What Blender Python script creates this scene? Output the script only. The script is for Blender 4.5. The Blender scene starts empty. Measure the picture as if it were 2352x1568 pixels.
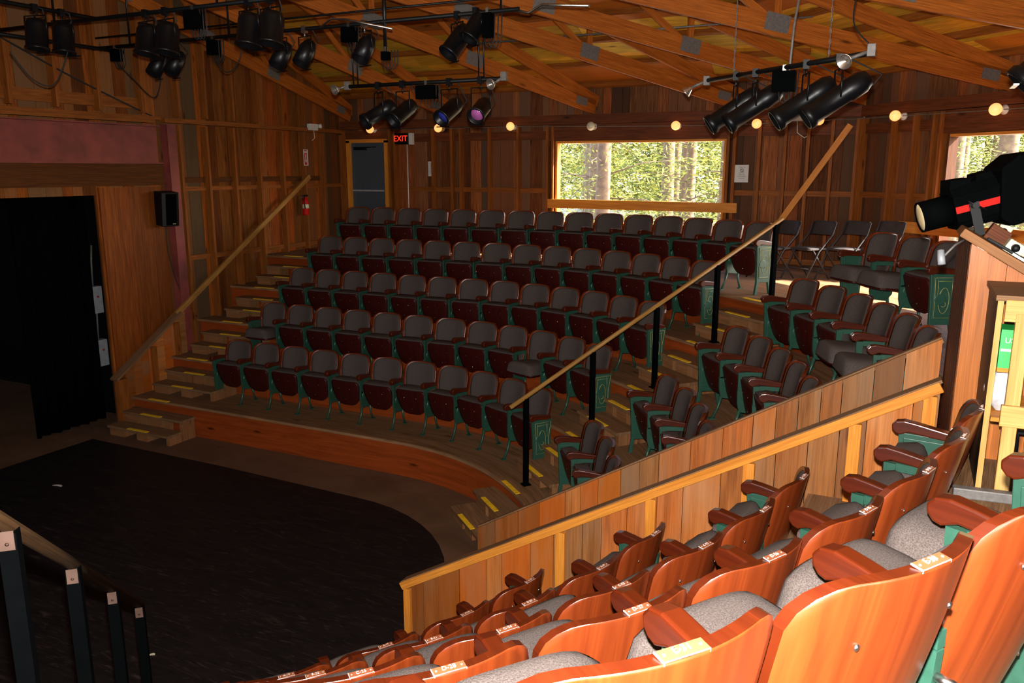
import bpy, bmesh, math, random
from mathutils import Vector, Matrix
import numpy as np

R_ = math.radians
random.seed(7)
sc = bpy.context.scene
COL = sc.collection

# ------------------------------------------------------------------ camera
cam_d = bpy.data.cameras.new('camera'); cam = bpy.data.objects.new('camera', cam_d); COL.objects.link(cam)
CAM = Vector((5.66, -5.17, 3.83))
cam.location = CAM
cam.rotation_euler = (math.pi / 2 - 0.2077, 0, 0.45254)
cam_d.sensor_width = 36.0
cam_d.lens = 36.0 * 1869.55 / 2352.0
cam_d.clip_start = 0.05; cam_d.clip_end = 400
sc.camera = cam

# ------------------------------------------------------------------ world, sun, lamps, exposure
sc.view_settings.view_transform = 'Standard'
sc.view_settings.look = 'None'
sc.view_settings.gamma = 1.0
sc.view_settings.use_curve_mapping = False
sc.view_settings.exposure = 0.0
world = bpy.data.worlds.new('sky'); sc.world = world; world.use_nodes = True
wn = world.node_tree.nodes; wl = world.node_tree.links
wbg = wn['Background']
sky = wn.new('ShaderNodeTexSky'); sky.sky_type = 'NISHITA'; sky.sun_disc = False
sky.sun_elevation = R_(38); sky.sun_rotation = R_(70); sky.air_density = 1.0; sky.dust_density = 2.0
wl.new(sky.outputs[0], wbg.inputs[0]); wbg.inputs[1].default_value = 1.6

def lamp(name, kind, loc, energy, color=(1, 1, 1), **kw):
    d = bpy.data.lights.new(name, kind); d.energy = energy; d.color = color
    for k, v in kw.items(): setattr(d, k, v)
    o = bpy.data.objects.new(name, d); COL.objects.link(o); o.location = loc
    return o
sun = lamp('sun', 'SUN', (20, 20, 30), 38.0, (1.0, 0.95, 0.85), angle=R_(0.6))
sun.rotation_euler = Vector((-1.2, -0.5, -1.0)).to_track_quat('-Z', 'Y').to_euler()
# the flash on top of the camera that took the picture
flash = lamp('camera_flash', 'SPOT', CAM + Vector((-0.02, 0.04, 0.12)), 2000, (1.0, 0.97, 0.92), shadow_soft_size=0.025, spot_size=R_(105), spot_blend=0.55)
flash.rotation_euler = cam.rotation_euler
# added fill lamps standing in for daylight at unseen openings behind the camera
def area(name, loc, d, sx, sy, energy, color=(1, 0.96, 0.9), spread=180):
    o = lamp(name, 'AREA', loc, energy, color, shape='RECTANGLE', size=sx, size_y=sy)
    o.rotation_euler = Vector(d).to_track_quat('-Z', 'Y').to_euler(); o.data.spread = R_(spread); return o
area('fill_side_opening', (8.9, -6.25, 3.7), (-1, 1, 0.5), 3.0, 1.4, 40, spread=80)
area('fill_rear_opening', (1.5, -10.0, 3.7), (0.25, 1, 0.5), 3.0, 1.4, 110, spread=70)
for nm, loc, d in (('window_light_far', (1.31, 8.9, 3.6), (0, -1, 0)), ('window_light_side', (7.15, 6.65, 3.5), (-1, -1, 0))):
    o = area(nm, loc, d, 3.02, 1.5, 1); o.data.cycles.is_portal = True
cy = sc.cycles
cy.max_bounces = 6; cy.diffuse_bounces = 3; cy.glossy_bounces = 3; cy.sample_clamp_indirect = 3.0
cy.caustics_reflective = False; cy.caustics_refractive = False

# ------------------------------------------------------------------ materials
class NT:
    def __init__(s, name):
        s.m = bpy.data.materials.new(name); s.m.use_nodes = True
        s.n = s.m.node_tree.nodes; s.l = s.m.node_tree.links; s.p = s.n['Principled BSDF']
    def add(s, t, **kw):
        x = s.n.new(t)
        for k, v in kw.items():
            if k.startswith('i_'): x.inputs[int(k[2:])].default_value = v
            else: setattr(x, k, v)
        return x
    def link(s, a, b): s.l.new(a, b)
    def ramp(s, fac, stops):
        r = s.add('ShaderNodeValToRGB'); e = r.color_ramp.elements
        while len(e) < len(stops): e.new(0.5)
        for q, (p, c) in zip(e, stops):
            q.position = p; q.color = (*c, 1)
        s.link(fac, r.inputs[0]); return r.outputs[0]
    def mix(s, fac, a, b, mode='MIX'):
        x = s.add('ShaderNodeMix', data_type='RGBA', blend_type=mode)
        for v, i in ((fac, 0), (a, 6), (b, 7)):
            if isinstance(v, (int, float)): x.inputs[i].default_value = v
            elif isinstance(v, tuple): x.inputs[i].default_value = (*v, 1)
            else: s.link(v, x.inputs[i])
        return x.outputs[2]
    def noise(s, vec, scale, detail=4, dist=0.0, rough=0.55):
        x = s.add('ShaderNodeTexNoise'); x.inputs['Scale'].default_value = scale; x.inputs['Detail'].default_value = detail
        x.inputs['Distortion'].default_value = dist; x.inputs['Roughness'].default_value = rough
        if vec is not None: s.link(vec, x.inputs['Vector'])
        return x.outputs[0]
    def map(s, vec, sc_):
        x = s.add('ShaderNodeMapping'); x.inputs['Scale'].default_value = sc_; s.link(vec, x.inputs['Vector']); return x.outputs[0]
    def bump(s, h, st, dist=0.01):
        x = s.add('ShaderNodeBump'); x.inputs['Strength'].default_value = st; x.inputs['Distance'].default_value = dist
        s.link(h, x.inputs['Height']); s.link(x.outputs[0], s.p.inputs['Normal'])
def wood(name, dark, light, alt=None, rough=0.6, var=0.55, grain=1.0, knots=True, coat=0.0, weather=None, spec=0.18):
    t = NT(name)
    uv = t.add('ShaderNodeUVMap').outputs[0]
    g1 = t.noise(t.map(uv, (0.55, 9, 1)), 2.2, 6, 0.9)
    g2 = t.noise(t.map(uv, (1.6, 70, 1)), 2.0, 3, 0.2)
    c = t.ramp(g1, [(0.28, dark), (0.72, light)])
    lo = 1 - 0.55 * grain
    c = t.mix(1.0, c, t.ramp(g2, [(0.3, (lo, lo, lo)), (0.62, (1, 1, 1))]), 'MULTIPLY')
    rnd = t.add('ShaderNodeNewGeometry').outputs['Random Per Island']
    if alt: c = t.mix(t.ramp(rnd, [(0.35, (0, 0, 0)), (0.9, (1, 1, 1))]), c, t.mix(g1, tuple(x * 0.6 for x in alt), alt))
    if weather:
        w = t.noise(t.map(uv, (0.7, 2.5, 1)), 1.3, 4)
        c = t.mix(t.ramp(w, [(0.45, (0, 0, 0)), (0.68, (0.75, 0.75, 0.75))]), c, weather)
    wn_ = t.add('ShaderNodeTexWhiteNoise', noise_dimensions='1D'); t.link(rnd, wn_.inputs['W'])
    v_ = var
    tones = [(1, 1, 1), (1 - .75 * v_, 1 - .78 * v_, 1 - .80 * v_), (1 + .35 * v_, 1 + .25 * v_, 1 + .1 * v_), (1 - .45 * v_, 1 - .30 * v_, 1 - .1 * v_), (1 + .15 * v_, 1 - .15 * v_, 1 - .35 * v_), (1 - .5 * v_, 1 - .55 * v_, 1 - .6 * v_), (1 + .2 * v_, 1 + .2 * v_, 1 + .3 * v_)]
    tr = t.add('ShaderNodeValToRGB'); tr.color_ramp.interpolation = 'CONSTANT'; el = tr.color_ramp.elements
    while len(el) < len(tones): el.new(.5)
    for q_, (e_, c_) in enumerate(zip(el, tones)): e_.position = q_ / len(tones); e_.color = (*[max(0, min(2, x)) for x in c_], 1)
    t.link(wn_.outputs[0], tr.inputs[0])
    c = t.mix(1.0, c, tr.outputs[0], 'MULTIPLY')
    if knots:
        v = t.add('ShaderNodeTexVoronoi'); v.inputs['Scale'].default_value = 1.0; t.link(t.map(uv, (1.1, 4.2, 1)), v.inputs['Vector'])
        c = t.mix(t.ramp(v.outputs['Distance'], [(0.03, (1, 1, 1)), (0.11, (0, 0, 0))]), c, tuple(x * 0.22 for x in dark))
    t.link(c, t.p.inputs['Base Color'])
    t.p.inputs['Roughness'].default_value = rough; t.p.inputs['Specular IOR Level'].default_value = spec
    t.p.inputs['Coat Weight'].default_value = coat; t.p.inputs['Coat Roughness'].default_value = 0.28
    t.bump(g2, 0.12 * grain, 0.004)
    return t.m
def plain(name, col, rough=0.5, metal=0.0, noise=0.15, scale=14, emit=None, es=0.0, coat=0.0, spec=0.5, bump=0.0):
    t = NT(name)
    tc = t.add('ShaderNodeTexCoord').outputs['Object']
    n = t.noise(tc, scale, 4)
    c = t.ramp(n, [(0.3, tuple(x * (1 - noise) for x in col)), (0.7, tuple(min(1, x * (1 + noise)) for x in col))])
    t.link(c, t.p.inputs['Base Color'])
    t.p.inputs['Roughness'].default_value = rough; t.p.inputs['Metallic'].default_value = metal
    t.p.inputs['Coat Weight'].default_value = coat; t.p.inputs['Specular IOR Level'].default_value = spec
    if emit:
        t.p.inputs['Emission Color'].default_value = (*emit, 1); t.p.inputs['Emission Strength'].default_value = es
    if bump: t.bump(n, bump, 0.005)
    return t.m
M = {}
M['barn'] = wood('barn_board', (0.20, 0.050, 0.006), (0.42, 0.115, 0.014), alt=(0.17, 0.08, 0.03), var=0.78, rough=0.8, grain=1.2)
M['barn_far'] = wood('barn_board_weathered', (0.18, 0.052, 0.014), (0.38, 0.125, 0.036), alt=(0.18, 0.085, 0.045), var=0.75, rough=0.8, grain=1.2)
M['stud'] = wood('stud_fir', (0.27, 0.075, 0.011), (0.47, 0.145, 0.024), var=0.35, rough=0.65)
M['beam'] = wood('dark_fir_beam', (0.12, 0.03, 0.008), (0.22, 0.06, 0.018), var=0.25, rough=0.65)
M['truss'] = wood('truss_fir', (0.42, 0.10, 0.010), (0.64, 0.18, 0.022), var=0.25, rough=0.55)
M['deck'] = wood('roof_deck_board', (0.60, 0.29, 0.02), (0.85, 0.50, 0.05), alt=(0.48, 0.14, 0.018), var=0.45, rough=0.6)
M['purlin'] = wood('purlin_fir', (0.32, 0.09, 0.012), (0.52, 0.16, 0.024), var=0.4, rough=0.6)
M['vom'] = wood('worn_plank', (0.28, 0.085, 0.018), (0.52, 0.18, 0.045), alt=(0.50, 0.13, 0.015), weather=(0.33, 0.17, 0.08), var=0.6, rough=0.55, grain=0.6)
M['pine'] = wood('orange_pine', (0.62, 0.20, 0.022), (0.88, 0.34, 0.05), var=0.15, rough=0.5, grain=0.6)
M['ply'] = wood('dark_board', (0.16, 0.036, 0.004), (0.30, 0.08, 0.009), var=0.3, rough=0.6)
M['rail_dark'] = wood('worn_shaded_rail', (0.035, 0.016, 0.006), (0.065, 0.032, 0.012), var=0.1, rough=0.6, knots=False)  # worn wood, with the fall-off of the flash also darkened into the colour
M['booth'] = wood('booth_plank', (0.34, 0.098, 0.022), (0.60, 0.19, 0.045), alt=(0.56, 0.17, 0.03), var=0.2, rough=0.4, coat=0.2)
M['pale_pine'] = wood('pale_pine', (0.50, 0.25, 0.065), (0.70, 0.40, 0.13), var=0.12, rough=0.5, grain=0.5)
M['tread'] = wood('worn_tread', (0.19, 0.09, 0.038), (0.38, 0.20, 0.095), var=0.25, rough=0.7, weather=(0.23, 0.13, 0.07))
M['block'] = wood('raw_block', (0.25, 0.10, 0.035), (0.38, 0.17, 0.07), var=0.25, rough=0.65, grain=0.5)
M['riser'] = wood('stained_riser', (0.20, 0.035, 0.006), (0.34, 0.062, 0.011), var=0.3, rough=0.45, grain=0.4)
M['rail'] = wood('golden_rail', (0.34, 0.15, 0.03), (0.52, 0.26, 0.07), var=0.1, rough=0.4, knots=False)
M['mahog'] = wood('mahogany_ply', (0.125, 0.017, 0.0026), (0.25, 0.042, 0.007), var=0.12, rough=0.35, grain=0.2, knots=False, coat=0.9, spec=0.5)
M['mahog_dark'] = wood('dark_mahogany_ply', (0.030, 0.003, 0.002), (0.055, 0.006, 0.004), var=0.12, rough=0.45, grain=0.2, knots=False, coat=0.0, spec=0.2)
M['mahog_arm'] = wood('mahogany_arm', (0.042, 0.005, 0.0009), (0.088, 0.0115, 0.002), var=0.15, rough=0.3, grain=0.25, knots=False, coat=0.5, spec=0.5)
M['iron'] = plain('green_iron', (0.020, 0.070, 0.046), 0.38, 0.0, 0.12, 30)
M['gold'] = plain('gold_line', (0.42, 0.36, 0.12), 0.4, 0.3)
M['steel'] = plain('bright_steel', (0.62, 0.60, 0.57), 0.3, 1.0)
M['galv'] = plain('galvanised_plate', (0.15, 0.135, 0.125), 0.55, 0.3, 0.2, 40)
M['black'] = plain('black_paint', (0.003, 0.0035, 0.004), 0.5, spec=0.2)
M['blackm'] = plain('black_lamp_metal', (0.004, 0.004, 0.005), 0.36, 0.0, spec=0.3)
M['post'] = plain('black_post_paint', (0.0010, 0.0013, 0.0015), 0.8, spec=0.02)
M['bracket'] = plain('dull_bracket', (0.10, 0.055, 0.04), 0.5, 0.2)
M['cloth'] = plain('black_velour', (0.0012, 0.0012, 0.0014), 0.95, spec=0.02)
M['rubber'] = plain('black_rubber', (0.01, 0.01, 0.01), 0.7)
M['white'] = plain('white_plastic', (0.62, 0.60, 0.55), 0.5, 0, 0.05)
M['paper'] = plain('paper', (0.60, 0.57, 0.54), 0.8, 0, 0.05)
M['ink'] = plain('ink', (0.03, 0.03, 0.035), 0.8)
M['red'] = plain('red_paint', (0.45, 0.008, 0.005), 0.55, spec=0.15)
M['sred'] = plain('red_steel', (0.19, 0.034, 0.026), 0.6, 0, 0.35, 3)
M['door'] = plain('slate_door', (0.055, 0.068, 0.085), 0.45, 0, 0.08)
M['yellow'] = plain('yellow_tape', (0.85, 0.50, 0.01), 0.6, 0, 0.2, 20)
M['grey'] = plain('grey_box', (0.30, 0.31, 0.33), 0.5, 0.1)
M['folding'] = plain('grey_vinyl', (0.042, 0.033, 0.031), 0.7, spec=0.15)
M['folding_m'] = plain('grey_tube', (0.035, 0.03, 0.03), 0.6, 0.0, spec=0.2)
M['green'] = plain('green_carton', (0.02, 0.42, 0.07), 0.5, 0, 0.05)
M['bag'] = plain('clear_bag', (0.55, 0.53, 0.54), 0.2, 0, 0.3, 20)
M['cream'] = plain('cream_plastic', (0.60, 0.56, 0.40), 0.45)
M['bulb'] = plain('lit_bulb', (0.9, 0.6, 0.35), 0.4, 0, 0.02, emit=(1.0, 0.36, 0.10), es=1.6)
M['bulb_off'] = plain('unlit_bulb', (0.62, 0.58, 0.42), 0.3, 0, 0.05)
M['exit'] = plain('exit_letter', (0.6, 0.02, 0.01), 0.5, 0, 0.02, emit=(1.0, 0.03, 0.01), es=1.6)
M['lens_b'] = plain('blue_lens', (0.03, 0.04, 0.30), 0.1, 0, 0.1, spec=0.8)
M['lens_m'] = plain('magenta_lens', (0.40, 0.10, 0.32), 0.1, 0, 0.1, spec=0.8)
M['lens_d'] = plain('dark_lens', (0.015, 0.025, 0.03), 0.06, 0, 0.1, spec=0.9)
M['lens_w'] = plain('warm_lens', (0.80, 0.62, 0.34), 0.25, 0, 0.1, spec=0.9)
M['olive'] = plain('olive_lamp_metal', (0.10, 0.11, 0.035), 0.3, 0.6)
M['mirror'] = plain('lamp_reflector', (0.7, 0.62, 0.55), 0.2, 0.9)
M['bark'] = plain('pine_bark', (0.15, 0.095, 0.055), 0.9, 0, 0.4, 8)
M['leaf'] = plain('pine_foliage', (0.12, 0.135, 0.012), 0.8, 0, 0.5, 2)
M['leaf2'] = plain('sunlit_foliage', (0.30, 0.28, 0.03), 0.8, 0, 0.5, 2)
M['ground'] = plain('sandy_ground', (0.42, 0.38, 0.28), 0.9, 0, 0.3, 0.8)
# fabric
t = NT('grey_tweed'); tc = t.add('ShaderNodeTexCoord').outputs['Object']
nz = t.noise(tc, 260, 2); n2 = t.noise(tc, 6, 3)
c = t.ramp(nz, [(0.3, (0.033, 0.025, 0.022)), (0.7, (0.105, 0.083, 0.076))])
c = t.mix(t.ramp(n2, [(0.3, (0, 0, 0)), (0.8, (0.4, 0.4, 0.4))]), c, (0.078, 0.056, 0.049))
t.link(c, t.p.inputs['Base Color']); t.p.inputs['Roughness'].default_value = 0.92; t.p.inputs['Specular IOR Level'].default_value = 0.15
t.bump(nz, 0.25, 0.003); M['tweed'] = t.m
# stage cloth with scuffs
t = NT('black_stage_mat'); tc = t.add('ShaderNodeTexCoord').outputs['Object']
n1 = t.noise(t.map(tc, (0.5, 2.4, 1)), 1.6, 8, 2.5, 0.7); n2 = t.noise(t.map(tc, (1.2, 7.0, 1)), 3.0, 6, 1.5, 0.7)
c = t.ramp(n1, [(0.35, (0.0045, 0.0035, 0.0037)), (0.65, (0.011, 0.0075, 0.0075))])
c = t.mix(t.ramp(n2, [(0.55, (0, 0, 0)), (0.70, (0.7, 0.7, 0.7))]), c, (0.045, 0.031, 0.029))
t.link(c, t.p.inputs['Base Color']); t.p.inputs['Roughness'].default_value = 0.55; t.p.inputs['Specular IOR Level'].default_value = 0.25
M['mat'] = t.m
# tan hardboard floor
t = NT('hardboard_floor'); tc = t.add('ShaderNodeTexCoord').outputs['Object']
n1 = t.noise(t.map(tc, (1, 1.6, 1)), 1.3, 6, 0.8, 0.65)
c = t.ramp(n1, [(0.3, (0.085, 0.040, 0.021)), (0.7, (0.145, 0.076, 0.043))])
t.link(c, t.p.inputs['Base Color']); t.p.inputs['Roughness'].default_value = 0.6; M['hardboard'] = t.m

# ------------------------------------------------------------------ mesh builder
class MB:
    def __init__(s): s.v = []; s.f = []; s.uv = []; s.mi = []; s.sm = []
    def face(s, idx, uvs, mi=0, sm=False): s.f.append(idx); s.uv.append(uvs); s.mi.append(mi); s.sm.append(sm)
    def bar(s, p0, p1, w, h, side=None, mi=0, taper=1.0):
        p0 = Vector(p0); p1 = Vector(p1); d = p1 - p0; L = d.length; d = d / L
        if side is None: side = Vector((0, 0, 1)).cross(d) if abs(d.z) < 0.95 else Vector((1, 0, 0))
        side = Vector(side); side = (side - d * side.dot(d)).normalized(); up = d.cross(side)
        b = len(s.v)
        for p, k in ((p0, 1), (p1, taper)):
            for a, c in ((-1, -1), (1, -1), (1, 1), (-1, 1)):
                s.v.append(p + side * (a * w * k / 2) + up * (c * h * k / 2))
        ou, ov = random.uniform(0, 60), random.uniform(0, 60)
        def q(i, dims):
            s.face([b + x for x in i], [(ou + u, ov + v) for u, v in dims], mi)
        for i, j, ww in ((0, 1, w), (1, 2, h), (2, 3, w), (3, 0, h)):
            o = {0: 0, 1: w, 2: w + h, 3: 2 * w + h}[i]
            q((i, j, j + 4, i + 4), ((0, o), (0, o + ww), (L, o + ww), (L, o)))
        q((3, 2, 1, 0), ((0, 0), (0, w), (h, w), (h, 0))); q((4, 5, 6, 7), ((0, 0), (0, w), (h, w), (h, 0)))
    def box(s, c, sz, mi=0, rz=0.0):
        c = Vector(c); m = Matrix.Rotation(rz, 3, 'Z'); ax = [m @ Vector(x) for x in ((1, 0, 0), (0, 1, 0), (0, 0, 1))]
        k = max(range(3), key=lambda i: sz[i]); d = ax[k] * (sz[k] / 2)
        a = (k + 1) % 3; bq = (k + 2) % 3
        s.bar(c - d, c + d, sz[a], sz[bq], ax[a], mi)
    def prism(s, poly, frame, th, mi=0):
        """poly (x,y) extruded by th along the frame's z, centred; frame = (o, ex, ey, ez)"""
        o, ex, ey, ez = [Vector(q) for q in frame]; b = len(s.v); n = len(poly)
        ou, ov = random.uniform(0, 60), random.uniform(0, 60)
        for k in (-0.5, 0.5):
            for x, y in poly: s.v.append(o + ex * x + ey * y + ez * (k * th))
        s.face([b + i for i in range(n)][::-1], [(ou + x, ov + y) for x, y in poly][::-1], mi)
        s.face([b + n + i for i in range(n)], [(ou + x, ov + y) for x, y in poly], mi)
        acc = 0
        for i in range(n):
            j = (i + 1) % n; L = math.dist(poly[i], poly[j])
            s.face([b + i, b + j, b + n + j, b + n + i], [(ou + acc, ov), (ou + acc + L, ov), (ou + acc + L, ov + th), (ou + acc, ov + th)], mi); acc += L
    def tube(s, pts, r, n=8, mi=0, cap=True):
        pts = [Vector(p) for p in pts]; b = len(s.v); rs = r if isinstance(r, (list, tuple)) else [r] * len(pts)
        prev = None
        for i, p in enumerate(pts):
            d = (pts[min(i + 1, len(pts) - 1)] - pts[max(i - 1, 0)]).normalized()
            if prev is None: sd = d.orthogonal().normalized()
            else: sd = (prev - d * prev.dot(d)).normalized()
            prev = sd; up = d.cross(sd)
            for k in range(n):
                a = 2 * math.pi * k / n; s.v.append(p + (sd * math.cos(a) + up * math.sin(a)) * rs[i])
        acc = 0; ou = random.uniform(0, 50)
        for i in range(len(pts) - 1):
            L = (pts[i + 1] - pts[i]).length
            for k in range(n):
                j = (k + 1) % n; c = 2 * math.pi * rs[i] / n
                s.face([b + i * n + k, b + i * n + j, b + (i + 1) * n + j, b + (i + 1) * n + k],
                       [(ou + acc, k * c), (ou + acc, k * c + c), (ou + acc + L, k * c + c), (ou + acc + L, k * c)], mi, True)
            acc += L
        if cap:
            s.face([b + k for k in range(n)][::-1], [(0, 0)] * n, mi); s.face([b + (len(pts) - 1) * n + k for k in range(n)], [(0, 0)] * n, mi)
    def lathe(s, prof, o, ax, n=16, mi=0, sm=True):
        """prof list of (r, t) along axis"""
        o = Vector(o); ax = Vector(ax).normalized(); sd = ax.orthogonal().normalized(); up = ax.cross(sd); b = len(s.v)
        for r, tt in prof:
            for k in range(n):
                a = 2 * math.pi * k / n; s.v.append(o + ax * tt + (sd * math.cos(a) + up * math.sin(a)) * r)
        for i in range(len(prof) - 1):
            for k in range(n):
                j = (k + 1) % n
                s.face([b + i * n + k, b + i * n + j, b + (i + 1) * n + j, b + (i + 1) * n + k], [(0, 0), (0, .1), (.1, .1), (.1, 0)], mi, sm)
        if prof[0][0] > 1e-4: s.face([b + k for k in range(n)][::-1], [(0, 0)] * n, mi)
        if prof[-1][0] > 1e-4: s.face([b + (len(prof) - 1) * n + k for k in range(n)], [(0, 0)] * n, mi)
    def grid(s, fn, nu, nv, mi=0, closed_back=None, flip=False, rim=None):
        """fn(i/nu, j/nv)->Vector; closed_back(u,v) a second sheet stitched at the rim"""
        b = len(s.v)
        W = nu + 1
        for j in range(nv + 1):
            for i in range(nu + 1): s.v.append(Vector(fn(i / nu, j / nv)))
        def sheet(b, rev):
            for j in range(nv):
                for i in range(nu):
                    q = [b + j * W + i, b + j * W + i + 1, b + (j + 1) * W + i + 1, b + (j + 1) * W + i]
                    uvs = [(s.v[x].z, s.v[x].x) for x in q]
                    if rev: q = q[::-1]; uvs = uvs[::-1]
                    s.face(q, uvs, mi, True)
        sheet(b, flip)
        if closed_back:
            b2 = len(s.v)
            for j in range(nv + 1):
                for i in range(nu + 1): s.v.append(Vector(closed_back(i / nu, j / nv)))
            sheet(b2, not flip)
            ring = [i for i in range(W)] + [j * W + nu for j in range(1, nv + 1)] + [nv * W + i for i in range(nu - 1, -1, -1)] + [j * W for j in range(nv - 1, 0, -1)]
            for k in range(len(ring)):
                p, q = ring[k], ring[(k + 1) % len(ring)]
                qq = [b + p, b2 + p, b2 + q, b + q]
                if flip: qq = qq[::-1]
                s.face(qq, [(s.v[x].z, s.v[x].x) for x in qq], mi if rim is None else rim, False)
    def build(s, name, mats, parent=None, bevel=0.0, seg=2, loc=None):
        me = bpy.data.meshes.new(name)
        me.from_pydata([tuple(v) for v in s.v], [], s.f)
        uvl = me.uv_layers.new(name='UVMap')
        flat = [c for u in s.uv for p in u for c in p]
        uvl.data.foreach_set('uv', flat)
        me.polygons.foreach_set('material_index', s.mi); me.polygons.foreach_set('use_smooth', s.sm)
        for m in (mats if isinstance(mats, (list, tuple)) else [mats]): me.materials.append(M[m])
        me.validate(); me.update()
        o = bpy.data.objects.new(name, me); COL.objects.link(o)
        if parent: o.parent = parent
        if loc: o.location = loc
        if bevel:
            b = o.modifiers.new('bevel', 'BEVEL'); b.width = bevel; b.segments = seg; b.limit_method = 'ANGLE'; b.angle_limit = R_(40)
        return o

def tag(o, label=None, cat=None, group=None, kind=None):
    if label: o['label'] = label
    if cat: o['category'] = cat
    if group: o['group'] = group
    if kind: o['kind'] = kind
    return o
def thing(name, label, cat, loc=(0, 0, 0), rz=0.0, group=None, kind=None):
    o = bpy.data.objects.new(name, None); COL.objects.link(o); o.location = loc; o.rotation_euler = (0, 0, rz)
    o.empty_display_size = 0.1
    return tag(o, label, cat, group, kind)
def struct(o, label=None): o['kind'] = 'structure'; return tag(o, label)
def kids(o): return [x for x in ALL_KIDS.get(o.name, [])]
def text_mesh(name, txt, size, mat, parent=None, loc=(0, 0, 0), rot=(0, 0, 0), ext=0.0008, align='CENTER'):
    cu = bpy.data.curves.new(name, 'FONT'); cu.body = txt; cu.size = size; cu.extrude = ext; cu.align_x = align; cu.align_y = 'CENTER'
    tmp = bpy.data.objects.new('tmp', cu); COL.objects.link(tmp)
    dg = bpy.context.evaluated_depsgraph_get(); me = bpy.data.meshes.new_from_object(tmp.evaluated_get(dg))
    bpy.data.objects.remove(tmp); me.name = name; me.materials.clear(); me.materials.append(M[mat])
    o = bpy.data.objects.new(name, me); COL.objects.link(o); o.location = loc; o.rotation_euler = rot
    if parent: o.parent = parent
    return o
ORD = ['first', 'second', 'third', 'fourth', 'fifth', 'sixth', 'seventh', 'eighth', 'ninth', 'tenth', 'eleventh', 'twelfth', 'thirteenth', 'fourteenth', 'fifteenth']

# ------------------------------------------------------------------ plan of the theatre (stage axis = X, far bank = +Y)
AW, BW = -4.95, 8.75                     # stage wall, far wall
K1 = Vector((4.88, 8.75)); K2 = Vector((11.6, 2.03)); K3 = Vector((11.6, -3.43)); K4 = Vector((4.88, -10.15)); K0 = Vector((AW, 8.75)); K5 = Vector((AW, -10.15))
HUB = Vector((-4.9, -0.7)); ZE = 5.25; ZH = 9.43; ZB = 4.8; ZBH = 7.38
RISE = 0.464
EDGE = [3.06 + 0.785 * k for k in range(5)]
def zt(k): return RISE * (k + 1)
VOM_HI, VOM_LO = 0.80, -0.05

# --- floor
mb = MB()
mb.box((0.2, -0.7, -0.06), (11.0, 9.4, 0.12))
struct(mb.build('floor', 'hardboard'), 'tan hardboard floor around the black stage')
mb = MB()
pts = []
RM = 2.22
for i in range(25):
    a = R_(90 - 180 * i / 24); pts.append((RM * math.cos(a) * 0.98, RM * math.sin(a)))
pts = [(-4.75, 2.31), (-2.3, 2.30)] + pts + [(-2.3, -2.30), (-4.75, -2.31)]
mb.prism(pts[::-1], ((0, 0, 0.004), (1, 0, 0), (0, 1, 0), (0, 0, 1)), 0.008)
o = mb.build('stage_mat', 'mat'); tag(o, 'black scuffed stage floor covering with rounded end in front of the opening', 'stage floor')
mb = MB(); mb.box((-7.6, -0.5, -0.055), (4.6, 9, 0.1)); struct(mb.build('floor', 'hardboard'), 'dark floor behind the stage opening')
for (x, y, sx, sy, rz, lab) in ((-3.54, 0.91, 0.14, 0.05, 0.1, 'white paper scrap lying on the black stage near the opening'), (0.47, -1.13, 0.05, 0.035, 0.6, 'small cream scrap on the black stage beside the near rail posts'),
                         (-2.74, -0.24, 0.06, 0.02, 0.0, 'thin orange tape bit on the black stage near the near rail')):
    mb = MB(); w, h = sx / 2, sy / 2
    mb.prism([(-w, -h), (-w * .2, -h * .6), (w, -h * .8), (w * .8, h * .5), (w * .1, h), (-w * .7, h * .4)], ((x, y, 0.0102), (math.cos(rz), math.sin(rz), 0), (-math.sin(rz), math.cos(rz), 0), (0, 0, 1)), 0.003)
    tag(mb.build('paper_scrap', 'paper' if sx > .1 else ('cream' if sy > .03 else 'yellow')), lab, 'paper scrap')

# --- seating platforms
def ring(Rr, hi, lo, nar=26):
    """far straight -> arc to vomitory (first list); vomitory -> near straight (second list)"""
    f1 = math.acos(min(1, VOM_HI / Rr)); f2 = math.acos(max(-1, VOM_LO / Rr))
    A = [(AW, Rr)] + [(x, Rr) for x in (-3.2, -1.6)] + [(Rr * math.sin(f1 * i / nar), Rr * math.cos(f1 * i / nar)) for i in range(nar + 1)]
    B = [(Rr * math.sin(f2 + (math.pi - f2) * i / nar), Rr * math.cos(f2 + (math.pi - f2) * i / nar)) for i in range(nar + 1)] + [(x, -Rr) for x in (-1.6, -3.2)] + [(AW, -Rr)]
    return A, B
def wall_hit(p):
    """push a direction from the centre out to the outer walls"""
    d = Vector(p).normalized(); best = 30
    for q, n in (((0, 8.74), (0, 1)), ((4.88, 8.74), (.7071, .7071)), ((11.58, 0), (1, 0)), ((4.88, -10.14), (.7071, -.7071)), ((0, -10.14), (0, -1))):
        n = Vector(n); den = d.dot(n)
        if den > 1e-6: best = min(best, Vector(q).dot(n) / den)
    return d * best
PLATS = []
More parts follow.
